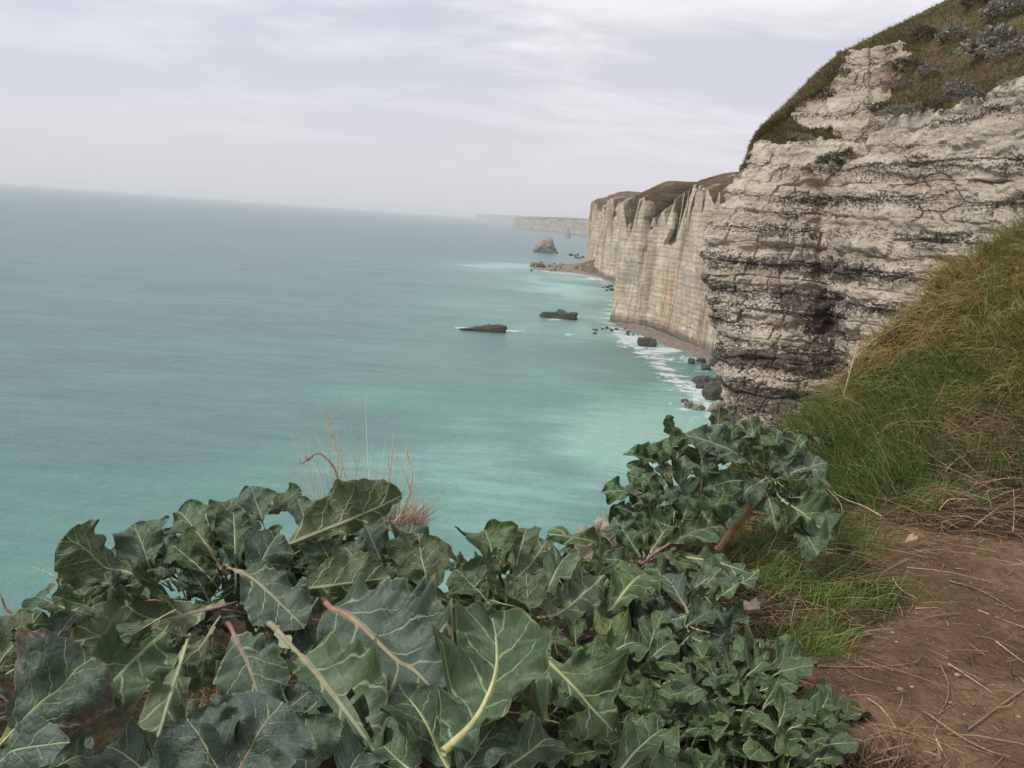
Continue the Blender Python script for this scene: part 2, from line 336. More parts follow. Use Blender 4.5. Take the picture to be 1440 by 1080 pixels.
# ------------------------------------------------------------------ SEA
def build_sea():
    ang = np.radians(np.concatenate([np.linspace(-120, -34, 40), np.linspace(-33.5, 3, 120), np.linspace(3.1, 22, 330), np.linspace(22.5, 80, 40)]))
    rad = np.concatenate([[3, 30], np.geomspace(80, 2600, 560), np.geomspace(2700, 42000, 60)])
    A, Rr = np.meshgrid(ang, rad, indexing='ij')
    G = np.stack([Rr*np.sin(A), Rr*np.cos(A), np.zeros_like(A)], -1)
    px, py, d = proj(G.reshape(-1, 3)); px = px.reshape(A.shape); py = py.reshape(A.shape)
    nz = fbm(np.stack([G[..., 0]/60, G[..., 1]/60, 0*A], -1), 4, 5)
    milk = np.zeros_like(A)
    for cx, cy, rx, ry, a in ((900, 620, 190, 95, .75), (700, 660, 260, 110, .55), (640, 790, 300, 90, .35), (80, 800, 230, 60, .42), (700, 376, 70, 9, .8), (790, 400, 90, 22, .6),
                              (690, 425, 130, 26, .42), (780, 470, 120, 30, .35), (600, 560, 190, 60, .32), (850, 540, 120, 40, .35), (880, 600, 90, 16, .4), (450, 700, 200, 60, .25)):
        q = ((px-cx)/rx)**2+((py-cy)/ry)**2; milk = np.maximum(milk, a*np.exp(-q)) + .25*a*np.exp(-q)
    for cx, cy, rx, ry, a in ((850, 505, 110, 22, .35), (930, 555, 60, 30, .3), (640, 520, 150, 18, .2)):
        milk -= a*np.exp(-((px-cx)/rx)**2-((py-cy)/ry)**2)
    sh_ = spline([at_z(x_, y_, 0) for x_, y_ in ((1040, 640), (1005, 590), (965, 545), (905, 490), (862, 458), (858, 415), (845, 393), (800, 385), (750, 380))], 60)
    dsh = np.full(A.shape, 1e9)
    for p_ in sh_: dsh = np.minimum(dsh, np.hypot(G[..., 0]-p_[0], G[..., 1]-p_[1]))
    milk = .58*milk+.32*np.exp(-dsh/110)*(1+.5*nz)+.18*np.exp(-dsh/420)
    milk = np.clip(milk*(1+.55*nz)+.04*nz, 0, 1.2)
    foam = np.zeros_like(A)
    for cx, cy, rx, ry, a in ((650, 461, 18, 3, 1), (725, 465, 22, 3, .9), (800, 470, 11, 2.5, .9), (895, 480, 42, 14, .95), (925, 493, 50, 10, .95), (960, 505, 40, 9, .8), (972, 545, 14, 16, .9), (965, 572, 16, 9, 1.0), (985, 560, 20, 22, 1.0), (835, 392, 30, 3.5, .9),
                              (860, 455, 16, 6, .7), (990, 520, 22, 10, .8), (790, 385, 35, 4, .6), (765, 376, 28, 3, .8), (765, 356, 18, 1.5, .5), (870, 405, 14, 6, .4), (785, 449, 28, 3, .8), (820, 460, 22, 8, .5)):
        foam = np.maximum(foam, a*np.exp(-(((px-cx)/rx)**2+((py-cy)/ry)**2)**1.5))
    foam = np.maximum(foam, 1.0*np.exp(-dsh/16)*(py > 380))
    me = quads_mesh('sea', G, gridq(len(ang), len(rad))[:, ::-1], {'milk': milk, 'foam': foam})
    m_, b = newmat('sea_water'); P = b.n('NewGeometry').outputs['Position']
    mk = b.attr('milk').outputs['Fac']; fm = b.attr('foam').outputs['Fac']
    st = b.noise(b.sc(P, .4, 1, 1), .008, 6, .62, .8); st2 = b.noise(b.sc(P, .33, 1, 1), .035, 5, .65, .4)
    mm = b.m('ADD', mk, b.m('ADD', b.m('MULTIPLY', b.m('SUBTRACT', st, .5), .55), b.m('ADD', b.m('MULTIPLY', b.m('SUBTRACT', st2, .5), .8), b.m('MULTIPLY', b.m('SUBTRACT', b.noise(b.sc(P, .3, 1, 1), .13, 5, .7), .5), .75))))
    c = b.mix(b.ramp(mm, -.05, .55), (.088, .165, .165), (.116, .25, .218)); c = b.mix(b.ramp(mm, .45, 1.05), c, (.25, .44, .38))
    f1 = b.noise(b.sc(P, .7, 1, 1), .16, 8, .78, 1.2); f2 = b.noise(P, .05, 3, .6)
    ff = b.ramp(b.m('ADD', f1, b.m('MULTIPLY', b.m('SUBTRACT', f2, .5), .3)), b.m('SUBTRACT', .80, b.m('MULTIPLY', fm, .40)), b.m('SUBTRACT', .84, b.m('MULTIPLY', fm, .40)))
    ff = b.m('MULTIPLY', ff, b.ramp(fm, .03, .2))
    c = b.mix(b.m('MULTIPLY', ff, .85), c, (.66, .68, .68))
    wv = b.noise(b.sc(P, .55, 1.2, 1), .35, 6, .62, .3); wl = b.noise(b.sc(P, .35, 1, 1), .06, 3, .5)
    h = b.m('ADD', b.m('MULTIPLY', wv, 1.7), b.m('ADD', b.m('MULTIPLY', wl, 2.2), b.m('MULTIPLY', b.noise(b.sc(P, .3, 1, 1), .02, 3, .5), 4.0)))
    b.out(b.n('BsdfPrincipled', Base_Color=c, Roughness=b.m('ADD', .30, b.m('MULTIPLY', ff, .5)), IOR=1.33, Specular_IOR_Level=.42, Normal=b.bump(h, .6, 1.2)).outputs[0])
    tagset(link('sea', me, m_), kind='structure')
build_sea()

# ------------------------------------------------------------------ distant and middle cliffs
def cliff(name, nodes, mat, nu=420, nv=150, relief=6.0, k=10.0, flute=30.0, seed=1, setback=None, pinn=0.0, foot=2.0, mark=None, gul=.5):
    """nodes: (base point xy, chalk-top z, skyline z, setback) - swept along the shore"""
    Pn = spline([(n_[0], n_[1], n_[2], n_[3], n_[4]) for n_ in nodes], nu)
    xy = Pn[:, :2]; T = np.gradient(xy, axis=0); T /= np.linalg.norm(T, axis=1)[:, None]; inl = np.stack([-T[:, 1], T[:, 0]], 1)
    arc = np.r_[0, np.cumsum(np.linalg.norm(np.diff(xy, axis=0), axis=1))]
    nvc = int(nv*.72); t1 = np.linspace(0, 1, nvc); t2 = np.linspace(0, 1, nv-nvc+1)[1:]
    pk = fbm(np.stack([arc/(flute*.55), 0*arc, 0*arc], -1), 3, seed+3); ct = Pn[:, 2]+pinn*(.1-np.abs(pk)*3.0)+pinn*.2*fbm(np.stack([arc/(flute*.12), 0*arc, 0*arc], -1), 2, seed+6)
    ct = np.minimum(ct, Pn[:, 2]+(Pn[:, 3]-Pn[:, 2])*.35)
    Z1 = -2+(ct[:, None]+2)*t1[None]
    Z2 = ct[:, None]+(Pn[:, 3]-ct)[:, None]*(1.25*t2-.25*t2**2)[None]**.9
    Z2 = Z2+(t2[None]**2)*fbm(np.stack([arc/38, 0*arc, 0*arc], -1), 3, seed+40)[:, None]*6*min(1, relief/8+.3); Z = np.c_[Z1, Z2]; S = np.c_[np.zeros_like(Z1)+foot*(-(1-t1)**6)[None]+t1[None]*1.5, 2+Pn[:, 4][:, None]*t2[None]]
    A = np.repeat(arc[:, None], Z.shape[1], 1)
    tc_ = np.c_[np.repeat(t1[None], nu, 0), np.repeat(1+t2[None], nu, 0)]
    fl = np.abs(fbm(np.stack([A/flute, Z/(flute*9), 0*A+seed], -1), 4, seed))
    fl2 = fbm(np.stack([A/k, Z/(k*2.2), 0*A], -1), 5, seed+9)
    led = fbm(np.stack([A/(flute*3), Z/3.1, 0*A], -1), 3, seed+4)
    S = S+relief*(1.2*fl*2-.6)*(.35+.75*np.clip(tc_, 0, 1))*(1-.95*sst(1, 1.4, tc_))+relief*1.2*fbm(np.stack([A/22, Z/9, 0*A], -1), 4, seed+50)*np.clip((tc_-1)*5, 0, 1)+relief*.22*fl2+relief*.07*led
    # sharp gullies narrowing downwards from the top
    g = np.clip((fbm(np.stack([A/(flute*.7), 0*A, 0*A], -1), 3, seed+21)-.12)*4, 0, 1)*sst(.35, 1.0, tc_)*(1-sst(.97, 1.2, tc_))
    S = S+relief*gul*g
    kw_ = int(nu*.15); kk = np.ones(2*kw_+1)/(2*kw_+1); ip = np.pad(inl, ((kw_, kw_), (0, 0)), mode='edge'); inS = np.stack([np.convolve(ip[:, i], kk, 'valid') for i in (0, 1)], 1)
    Scap = np.c_[np.zeros_like(Z1), 2+Pn[:, 4][:, None]*t2[None]]; Sf = S-Scap
    G = np.stack([xy[:, 0, None]+inl[:, 0, None]*Sf+inS[:, 0, None]*Scap, xy[:, 1, None]+inl[:, 1, None]*Sf+inS[:, 1, None]*Scap, Z], -1)
    earth = np.where(tc_ > 1, 1.0, 0)*1.0+.5*g*sst(.80, 1.0, tc_)+np.clip(fbm(np.stack([A/(flute*.35), Z/25, 0*A], -1), 4, seed+7)*1.2, -1, 1)*sst(.72, .98, tc_)*(tc_ <= 1.35)
    earth = earth - (1-sst(1.0, 1.3, tc_))*(tc_ > 1)*.55*np.clip(fbm(np.stack([A/(flute*.3), 0*A, 0*A], -1), 3, seed+31)*3, 0, 1)
    if mark is not None:
        a_, c_, _ = proj(G.reshape(-1, 3)); mk_ = smooth(inpoly(a_, c_, mark).astype(float).reshape(A.shape), 3); earth = np.maximum(earth, mk_*.9)
        G[..., 0] += inl[:, 0, None]*mk_*5; G[..., 1] += inl[:, 1, None]*mk_*5
    back = G[:, -1:, :]+np.stack([inl[:, 0]*400, inl[:, 1]*400, 0*arc-3], -1)[:, None]
    G = np.concatenate([G, back], 1); earth = np.c_[earth, earth[:, -1:]]; grass = np.zeros_like(earth); grass[:, -3:] = .6
    z0 = np.zeros(earth.size)
    me = quads_mesh(name, G, gridq(*earth.shape), {'earth': np.clip(earth, 0, 1), 'grass': grass, 'dark': z0, 'lichen': z0})
    return tagset(link(name, me, mat), kind='structure')
def nd(px, pyb, pyt, pys, sb):
    """shore node: base at (px,pyb) on the sea; chalk top and skyline seen at pyt, pys; setback sb in metres"""
    p = at_z(px, pyb, 0); r = math.hypot(p[0], p[1]); d1 = ray(px, pyt); d2 = ray(px, pys)
    zt = HC+d1[2]/math.hypot(d1[0], d1[1])*r; zs = HC+d2[2]/math.hypot(d2[0], d2[1])*(r+sb)
    return (p[0], p[1], zt, zs, sb)
def rel(n_, dx, dy, dz=0): return (n_[0]+dx, n_[1]+dy, n_[2]+dz, n_[3]+dz, n_[4])
# middle cliff; listed from the far hidden side to the near end so that inland is on the right hand
a0 = nd(862, 452, 283, 260, 30)
m_nodes = [rel(a0, 260, 420), rel(a0, 150, 270), rel(a0, 55, 120), rel(a0, 14, 40), a0, nd(885, 458, 278, 252, 45), nd(915, 462, 268, 240, 60), nd(945, 474, 262, 229, 60), nd(975, 488, 266, 224, 60),
           nd(1003, 503, 274, 219, 60), nd(1030, 522, 278, 214, 55), nd(1060, 545, 282, 208, 50)]
m_nodes += [rel(m_nodes[-1], 30, -80), rel(m_nodes[-1], 60, -200)]
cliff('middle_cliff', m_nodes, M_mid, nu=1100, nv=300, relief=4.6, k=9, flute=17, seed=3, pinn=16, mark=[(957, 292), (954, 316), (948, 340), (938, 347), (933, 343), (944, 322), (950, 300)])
h0 = nd(826, 374, 285, 271, 40)
h_nodes = [rel(h0, 520, 700), rel(h0, 260, 360), rel(h0, 60, 110), rel(h0, 10, 35), h0, nd(840, 384, 283, 269, 50), nd(855, 392, 282, 267, 60), nd(878, 398, 282, 264, 70), nd(905, 405, 280, 262, 70), nd(950, 415, 280, 262, 70)]
cliff('second_headland', h_nodes, M_mid, nu=600, nv=200, relief=10, k=18, flute=34, seed=8, pinn=14, foot=4)
f0 = nd(722, 319.5, 306, 303.5, 300)
cliff('far_headland', [rel(f0, 3000, 2600), rel(f0, 300, 1200), rel(f0, 40, 350), f0, nd(745, 322.5, 307, 304.5, 300), nd(770, 325, 307.5, 304.5, 300), nd(788, 327, 308, 305.5, 300), nd(800, 329, 308, 305, 300), nd(835, 333, 308.5, 305.5, 300), nd(875, 339, 310, 306, 300)],
      M_far, nu=500, nv=60, relief=22, k=70, flute=160, seed=12, pinn=5, foot=4, gul=0)
g0 = nd(676, 309.4, 302, 300.5, 500)
cliff('hazy_headland', [rel(g0, 3500, 4500), rel(g0, 200, 1500), g0, nd(700, 311.6, 303, 301, 500), nd(722, 313.5, 304, 302, 500), nd(760, 317.5, 305, 303, 500)], M_far, nu=200, nv=30, relief=20, k=150, flute=300, seed=15, pinn=3, foot=4, gul=0)

# ------------------------------------------------------------------ beach and shore rocks
def beach(name, outer, inner, mat, hz):
    A = spline([at_z(*p, 0) for p in outer], 140); B = spline([at_z(*p, 0) for p in inner], 140)
    t = np.linspace(0, 1, 30); G = A[:, None]*(1-t[None, :, None])+B[:, None]*t[None, :, None]
    nz = fbm(G/9, 4, 3); G[..., 2] = -.5+(hz+.5)*t[None]**.8+nz*.35
    G[..., :2] += (fbm(G/15, 3, 9)*2.5)[..., None]*(1-t)[None, :, None]
    me = quads_mesh(name, G, gridq(140, 30)); return tagset(link(name, me, mat), kind='structure')
m_, b = newmat('shingle'); P = b.n('NewGeometry').outputs['Position']
n1 = b.noise(P, .35, 5, .7); n2 = b.noise(P, 3, 4, .7)
c = b.mix(b.ramp(n1, .4, .6), (.15, .11, .09), (.25, .20, .165)); c = b.mix(b.ramp(n2, .55, .68, 0, .7), c, (.11, .08, .065))
b.out(b.n('BsdfPrincipled', Base_Color=c, Roughness=.85, Normal=b.bump(n2, .6, .6)).outputs[0]); M_sh = m_
beach('beach', [(868, 459), (890, 464), (903, 474), (935, 485), (962, 496), (992, 511), (1015, 535), (1035, 565)], [(866, 452), (888, 457.5), (916, 466), (946, 479), (976, 491), (1008, 501), (1035, 520), (1065, 545)], M_sh, 2.2)
beach('far_beach', [(820, 380), (828, 385), (845, 392), (860, 399), (876, 408)], [(825, 373), (842, 380), (858, 387), (880, 393), (900, 398)], M_sh, 3)

M_spit = mat_rock('spit_rubble', (.13, .11, .08), (.36, .29, .20), 3.0, .2)
beach('spit', [(752, 379), (775, 382), (800, 384), (825, 387), (850, 392)], [(752, 377), (775, 375.5), (800, 375), (820, 373), (840, 373)], M_spit, 4)
def rockmesh(size, seed, box=.35, rough=.35, sub=4, flat=True, lay=0.0):
    bm = bmesh.new(); bmesh.ops.create_icosphere(bm, subdivisions=sub, radius=1)
    D = np.array([v.co for v in bm.verts]); F = np.array([[v.index for v in f.verts] for f in bm.faces]); bm.free()
    mx = np.abs(D).max(1); P = D*(1-box)+D/mx[:, None]*box
    off = seed*7.31
    P = P*(1+rough*fbm(D*1.3+off, 2, seed)[:, None]*.9+rough*.5*fbm(D*3.5+off, 4, seed+5)[:, None])
    if lay: P[:, :2] *= (1+lay*np.sign(np.sin(P[:, 2]*14+seed))*.5)[:, None]
    return P*np.array(size), F
def rock(name, px, py, wpx, hpx, mat, seed, label, cat='rock', group=None, box=.4, rough=.3, sub=4, dep_ratio=.8, yaw=0.0, sharp=0, lay=0.0, shape=None, sink=.25):
    c = at_z(px, py, 0); d = np.linalg.norm(c-CAM); sx_ = wpx*d/FPX/2; sz = hpx*d/FPX/2
    V, F = rockmesh((sx_, sx_*dep_ratio, sz*(1+sink)), seed, box, rough, sub, lay=lay)
    if shape is not None: V = shape(V, sx_, sz)
    ca, sa = math.cos(yaw), math.sin(yaw); V[:, :2] = V[:, :2]@np.array([[ca, sa], [-sa, ca]])
    V[:, 2] += sz*(1-sink); V[:, 2] = np.maximum(V[:, 2], -2.5)
    me = quads_mesh(name, V, F); o = link(name, me, mat, smooth=False); o.location = c
    return tagset(o, label, cat, group)
def stackshape(V, sx_, sz):
    u = V[:, 0]/sx_; top = np.interp(u, [-1, -.55, -.1, .35, .5, .62, .9, 1.1], [.15, .75, .95, 1.0, .85, .55, .2, .05])
    V = V.copy(); t = (V[:, 2]/sz+1)/2; V[:, 2] = (t*top*2.0-1)*sz; return V
rock('sea_stack', 767, 355, 36, 22, M_stack, 4, 'big pale chalk sea stack with a knobbed top standing in the sea beyond the spit', 'sea stack', box=.5, rough=.18, sub=6, shape=stackshape, sink=.1)
def needle(V, sx_, sz):
    V = V.copy(); t = np.clip((V[:, 2]/sz+1)/2, 0, 1); V[:, :2] *= (1.05-.8*t**.7)[:, None]; return V
rock('rock_needle', 798.5, 334.5, 9, 14, M_stack, 6, 'small pointed chalk needle standing before the far pale headland', 'rock needle', shape=needle, sub=4, sink=.1)
def slab(V, sx_, sz):
    V = V.copy(); V[:, 2] = np.clip(V[:, 2], -9e9, sz*(.78+.2*np.sin(V[:, 0]/sx_*2.0)))+.22*sz*vnoise(V/3.0, 3)+.12*sz*vnoise(V/1.1, 4); return V
rock('weedy_slab', 786, 448, 49, 11, M_weed, 11, 'short dark weed-covered slab with a hump, nearer the cliff of the two flat rocks in the sea', 'rock slab', 'flat dark slabs in the bay', box=.68, rough=.24, sub=6, dep_ratio=.25, yaw=-.05, shape=slab)
o = rock('slab_hump', 789, 441.5, 13, 6, M_weed, 12, None, None, box=.2, rough=.3)
del_l = [o]; slab_o = [x for x in col.objects if x.name == 'weedy_slab'][0]
def wedge(V, sx_, sz):
    V = slab(V, sx_, sz); k_ = np.interp(V[:, 0]/sx_, [-1, -.2, .4, 1], [.25, .75, 1, .95]); V[:, 2] = (V[:, 2]+sz)*k_-sz; return V
o.matrix_world = Matrix.Translation(o.location); child(o, slab_o)
rock('weedy_slab', 678, 466, 66, 12, M_weed, 13, 'long low dark slab tapering to the left, washed by foam, the outermost rock in the bay', 'rock slab', 'flat dark slabs in the bay', box=.68, rough=.24, sub=6, dep_ratio=.22, yaw=.06, shape=wedge)
rock('seaweed_boulder', 909, 487, 24, 12, M_weed, 16, 'dark green boulder in the surf off the pink shingle', 'boulder', box=.5, rough=.3, sub=5, dep_ratio=.5)
sr = random.Random(5)
def scatter_rocks(n, region, wr, mat, name, label, group, seed):
    for i in range(n):
        px, py = region(); w_ = sr.uniform(*wr)
        rock(name, px, py, w_, w_*sr.uniform(.4, .7), mat, seed+i, label, 'rock', group, box=sr.uniform(.1, .5), rough=.4, sub=3, yaw=sr.uniform(0, 3), dep_ratio=.7)
for i, (px, py, w_, h_, lab) in enumerate(((990, 545, 26, 16, 'dark wet boulder at the foot of the near cliff, against its edge'), (1003, 560, 34, 24, 'largest black boulder where the near cliff meets the surf'), (978, 537, 10, 6, 'small dark rock in the surf above the black boulder heap'),
        (967, 573, 13, 9, 'small rounded brown rock in white foam, nearest the cabbage'), (963, 566, 9, 5, 'little dark rock in foam just beyond the rounded brown one'), (982, 576, 16, 8, 'flat brown rock in the surf beside the black boulder heap'), (1004, 515, 15, 10, 'dark rock under the end of the shingle beach'),
        (992, 520, 12, 7, 'low dark rock on the wet shingle, seaward of its neighbour'), (972, 511, 11, 7, 'dark rock at the waterline of the pink shingle'), (985, 510, 12, 7, 'dark angular rock high on the pink shingle'), (1012, 580, 30, 16, 'brown boulder half hidden by the near cliff'),
        (1018, 545, 26, 22, 'tall dark boulder tucked against the near cliff edge'))):
    rock('shore_rock', px, py, w_, h_, M_weed if i not in (3, 5, 10) else M_boul, 40+i, lab, 'rock', 'rocks in the surf under the cliff', box=.3, rough=.4, sub=4, yaw=i*1.3)
tt = lambda: (lambda t: (746+t*90, 374.5+t*3+sr.uniform(-2.5, 4.5)*(.3+t)))(sr.random()**.8)
scatter_rocks(60, tt, (3, 11), M_boul, 'spit_rock', 'pale brown rock in the jumbled spit below the second headland', 'rocks of the spit', 100)
scatter_rocks(22, lambda: (745+sr.random()*75, 371+sr.random()*11), (2, 7), M_weed, 'spit_rock', 'small black rock in the water along the spit', 'dark rocks along the spit', 180)
rock('spit_boulder', 760, 378, 12, 7, M_weed, 230, 'dark greenish boulder at the seaward end of the spit', 'boulder')
scatter_rocks(9, lambda: (800+sr.random()*30, 359+sr.random()*8), (2, 6), M_weed, 'reef_rock', 'tiny dark rock off the second headland', 'reef rocks by the headland', 250)
scatter_rocks(14, lambda: (830+sr.random()*70, 462+sr.random()*10), (2, 6), M_weed, 'surf_rock', 'small black rock awash off the middle cliff', 'rocks awash off the middle cliff', 270)
scatter_rocks(7, lambda: (845+sr.random()*15, 402+sr.random()*8), (3, 7), M_weed, 'surf_rock', 'small black rock awash off the far beach', 'rocks awash off the far beach', 290)
# turf-covered debris fans at the foot of the second headland
def fan(name, pts, hpx, mat, seed):
    P = np.array([at_z(px, py, 0) for px, py in pts]); c = P.mean(0); n = 80
    th = np.linspace(0, 2*np.pi, n); ring = spline(np.r_[P, P[:1]], n); t = np.linspace(0, 1, 26)
    G = ring[:, None]*(1-t[None, :, None])+(c+np.array([30, 25, 0]))*t[None, :, None]
    d = np.linalg.norm(c-CAM); G[..., 2] = -1+hpx*d/FPX*t[None]**1.1; G = G+fbm(G/14, 4, seed)[..., None]*np.array([3, 3, 4])
    e = np.clip(.75+fbm(G/20, 3, 4)*.8, 0, 1); z0 = np.zeros(e.size)
    me = quads_mesh(name, G, gridq(n, 26), {'earth': e, 'grass': z0+.25, 'dark': z0, 'lichen': z0}); o = link(name, me, mat); return tagset(o, kind='structure')
fan('rubble_slope', [(798, 376), (815, 382), (838, 387), (856, 389), (864, 380), (835, 371)], 27, M_mid, 3)

# ------------------------------------------------------------------ near cliff (buttress with turf above)
NET = [  # rows bottom -> top, columns left -> right: (px, py, depth)
    [(1036, 760, 44), (1100, 780, 41.5), (1150, 790, 41.5), (1190, 800, 41), (1240, 830, 37), (1400, 880, 32), (1650, 950, 25)],
    [(1022, 600, 44.2), (1085, 600, 41.7), (1140, 600, 41.8), (1190, 600, 42), (1235, 600, 38), (1400, 600, 32), (1650, 600, 25)],
    [(1013, 500, 44.6), (1080, 500, 42), (1135, 500, 42), (1185, 500, 42.5), (1222, 500, 38.5), (1400, 500, 32.2), (1650, 500, 25)],
    [(1003, 425, 45), (1075, 425, 42.3), (1130, 425, 42.3), (1172, 425, 42.8), (1205, 425, 39.2), (1400, 425, 32.4), (1650, 425, 25.2)],
    [(993, 345, 45), (1070, 345, 42.6), (1125, 345, 42.6), (1160, 345, 43), (1195, 345, 39.8), (1400, 345, 32.6), (1650, 345, 25.4)],
    [(1011, 297, 45.8), (1075, 290, 43.2), (1125, 290, 43.4), (1168, 288, 43.6), (1205, 280, 40.6), (1400, 268, 32.8), (1650, 250, 25.6)],
    [(1036, 255, 46.4), (1080, 250, 44), (1130, 250, 44), (1180, 245, 44), (1215, 230, 41), (1400, 200, 33), (1650, 140, 26)],
    [(1052, 226, 47), (1090, 218, 45.2), (1135, 215, 45.2), (1195, 205, 44.6), (1235, 185, 42), (1400, 128, 34), (1650, 40, 27)],
    [(1058, 208, 48.5), (1110, 172, 48), (1165, 150, 47.6), (1230, 130, 46.4), (1280, 115, 44.5), (1420, 60, 39), (1650, -40, 32)],
    [(1065, 196, 49.5), (1112, 148, 50), (1172, 92, 50.5), (1240, 53, 51), (1310, 18, 51), (1450, -50, 47), (1650, -150, 40)]]
def net_surface(NET, nu, nv):
    W = np.array([[at(*c) for c in r] for r in NET]); rows, cols = W.shape[:2]
    # bottom row down to the sea, moved a little seaward
    bot = W[0].copy(); bot[:, 2] = -2; bot[:, 1] -= 3; bot[:, 0] -= 5; mid_ = (W[0]+bot)/2; mid_[:, 0] += 1
    W = np.concatenate([bot[None], mid_[None], W], 0)
    top = W[-1].copy(); top += np.array([3.5, 12, 1.2]); top2 = top+np.array([6, 30, -2]); W = np.concatenate([W, top[None], top2[None]], 0)
    bk = W[:, 0].copy(); bk += np.array([4, 9, -.3]); bk2 = bk+np.array([14, 22, 0]); W = np.concatenate([bk2[:, None], bk[:, None], W], 1)
    # vary sampling: dense in the visible rows
    C = np.stack([spline(W[:, j], nv) for j in range(W.shape[1])], 0)
    # dense rows between index 2 and 11
    m = W.shape[0]; t = np.concatenate([np.linspace(0, 2, 40)[:-1], np.linspace(2, m-3, nv-60), np.linspace(m-3, m-1, 22)[1:]])
    def cr(P, t):
        m = len(P); i = np.clip(np.floor(t).astype(int), 0, m-2); f = (t-i)[:, None]; g = lambda k: P[np.clip(i+k, 0, m-1)]
        a, b_, c, d = g(-1), g(0), g(1), g(2); a = np.where((i == 0)[:, None], 2*b_-c, a); d = np.where((i == m-2)[:, None], 2*c-b_, d)
        return .5*((2*b_)+(-a+c)*f+(2*a-5*b_+4*c-d)*f*f+(-a+3*b_-3*c+d)*f**3)
    C = np.stack([cr(W[:, j], t) for j in range(W.shape[1])], 0)
    n = W.shape[1]; u = np.concatenate([np.linspace(0, 1, 20)[:-1], np.linspace(1, 2, 50)[:-1], np.linspace(2, n-1, nu-68)])
    G = np.stack([cr(C[:, i], u) for i in range(C.shape[1])], 1)
    return G
G = net_surface(NET, 820, 820)
N = normals(G)
if (N[400, 400]@(CAM-G[400, 400])) < 0: N = -N
px, py, dd = proj(G.reshape(-1, 3)); px = px.reshape(G.shape[:2]); py = py.reshape(G.shape[:2])
jit = fbm(G/1.1, 5, 2, .62)*20; jit2 = fbm(G/1.1+31, 5, 6, .62)*15
pxj, pyj = px+jit, py+jit2
below = [(900, 240), (1050, 232), (1062, 200), (1073, 197), (1101, 204), (1140, 201), (1184, 194), (1205, 175), (1223, 155), (1258, 152), (1331, 152), (1382, 141), (1440, 112), (1700, 10), (1900, -80), (1900, -900), (900, -900)]
outc = [(1187, 90), (1189, 104), (1168, 125), (1133, 144), (1120, 160), (1114, 173), (1150, 186), (1184, 192), (1200, 220), (1230, 190), (1251, 141), (1267, 105), (1293, 76), (1261, 71), (1235, 73), (1216, 78)]
ing = inpoly(pxj, pyj, below); ino = inpoly(pxj, pyj, outc)
behind = np.zeros(px.shape, bool); behind[:68] = True
grass = np.where(ing & ~ino, 1.0, 0.0); grass[-22:, :] = grass[-22:, :]
grass[:, -22:] = 1.0; 
def smooth(a, n):
    for _ in range(n):
        a = (a+np.roll(a, 1, 0)+np.roll(a, -1, 0)+np.roll(a, 1, 1)+np.roll(a, -1, 1))/5
    return a
gs = smooth(grass, 3); os_ = smooth(ino.astype(float), 4)
# displacement
zt = G[..., 2]+.55*fbm(G/2.0, 3, 4)
ph = zt/1.25; led = (np.abs((ph % 1)-.5)*2)                              # 0..1
led = sst(.15, .55, led)*(.6+.4*vnoise(np.stack([G[..., 0]/3, G[..., 1]/3, np.floor(ph)], -1), 8))
blk = np.floor(fbm(G/1.6, 2, 33)*4)/4
dis = .22*led+.55*fbm(G/5.5, 3, 14)+.30*fbm(G/1.5*np.array([1, 1, 1.6]), 4, 15)+.10*fbm(G/.38, 3, 16)+.16*blk
rockm = 1-gs
dturf = .25*fbm(G/3.5, 4, 18)+.09*fbm(G/.5, 3, 19)
sx0 = (G[..., 0]*.55-G[..., 1]*.83)+.5*fbm(G/2.3, 3, 61); zr = (G[..., 2]+.35*fbm(G/2.6, 3, 62))/.85; rowi = np.floor(zr)
hsh = lambda a, c_, sd_: _h(a.astype(np.int64), c_.astype(np.int64), 0*a.astype(np.int64), sd_)
sc_ = (sx0/(1.5+.6*hsh(rowi, rowi*0, 5)))+hsh(rowi, rowi*0, 7)*3; coli = np.floor(sc_)
bv = hsh(rowi, coli, 9); fz = np.abs((zr % 1)-.5)*2; fs = np.abs((sc_ % 1)-.5)*2
joint = np.maximum(sst(.86, .98, fz), sst(.93, 1.0, fs))*sst(-.3, .5, fbm(G/1.9, 3, 63)+.15)
z3 = (G[..., 2]+.2*fbm(G/1.5, 3, 64))/.37; thin = _h(np.floor(z3).astype(np.int64), np.floor(z3).astype(np.int64)*0, np.floor(z3).astype(np.int64)*0, 3)
dis = .50*dis+.15*bv-.11*joint+.06*thin-.10*np.clip(1-np.abs(fbm(G/1.3*np.array([1, 1, .8]), 3, 51))*7, 0, 1)+.14*np.maximum(fbm(G/.75*np.array([1, 1, 2.2]), 3, 52), 0)+.16*led
D = rockm*dis+gs*(dturf+.12)
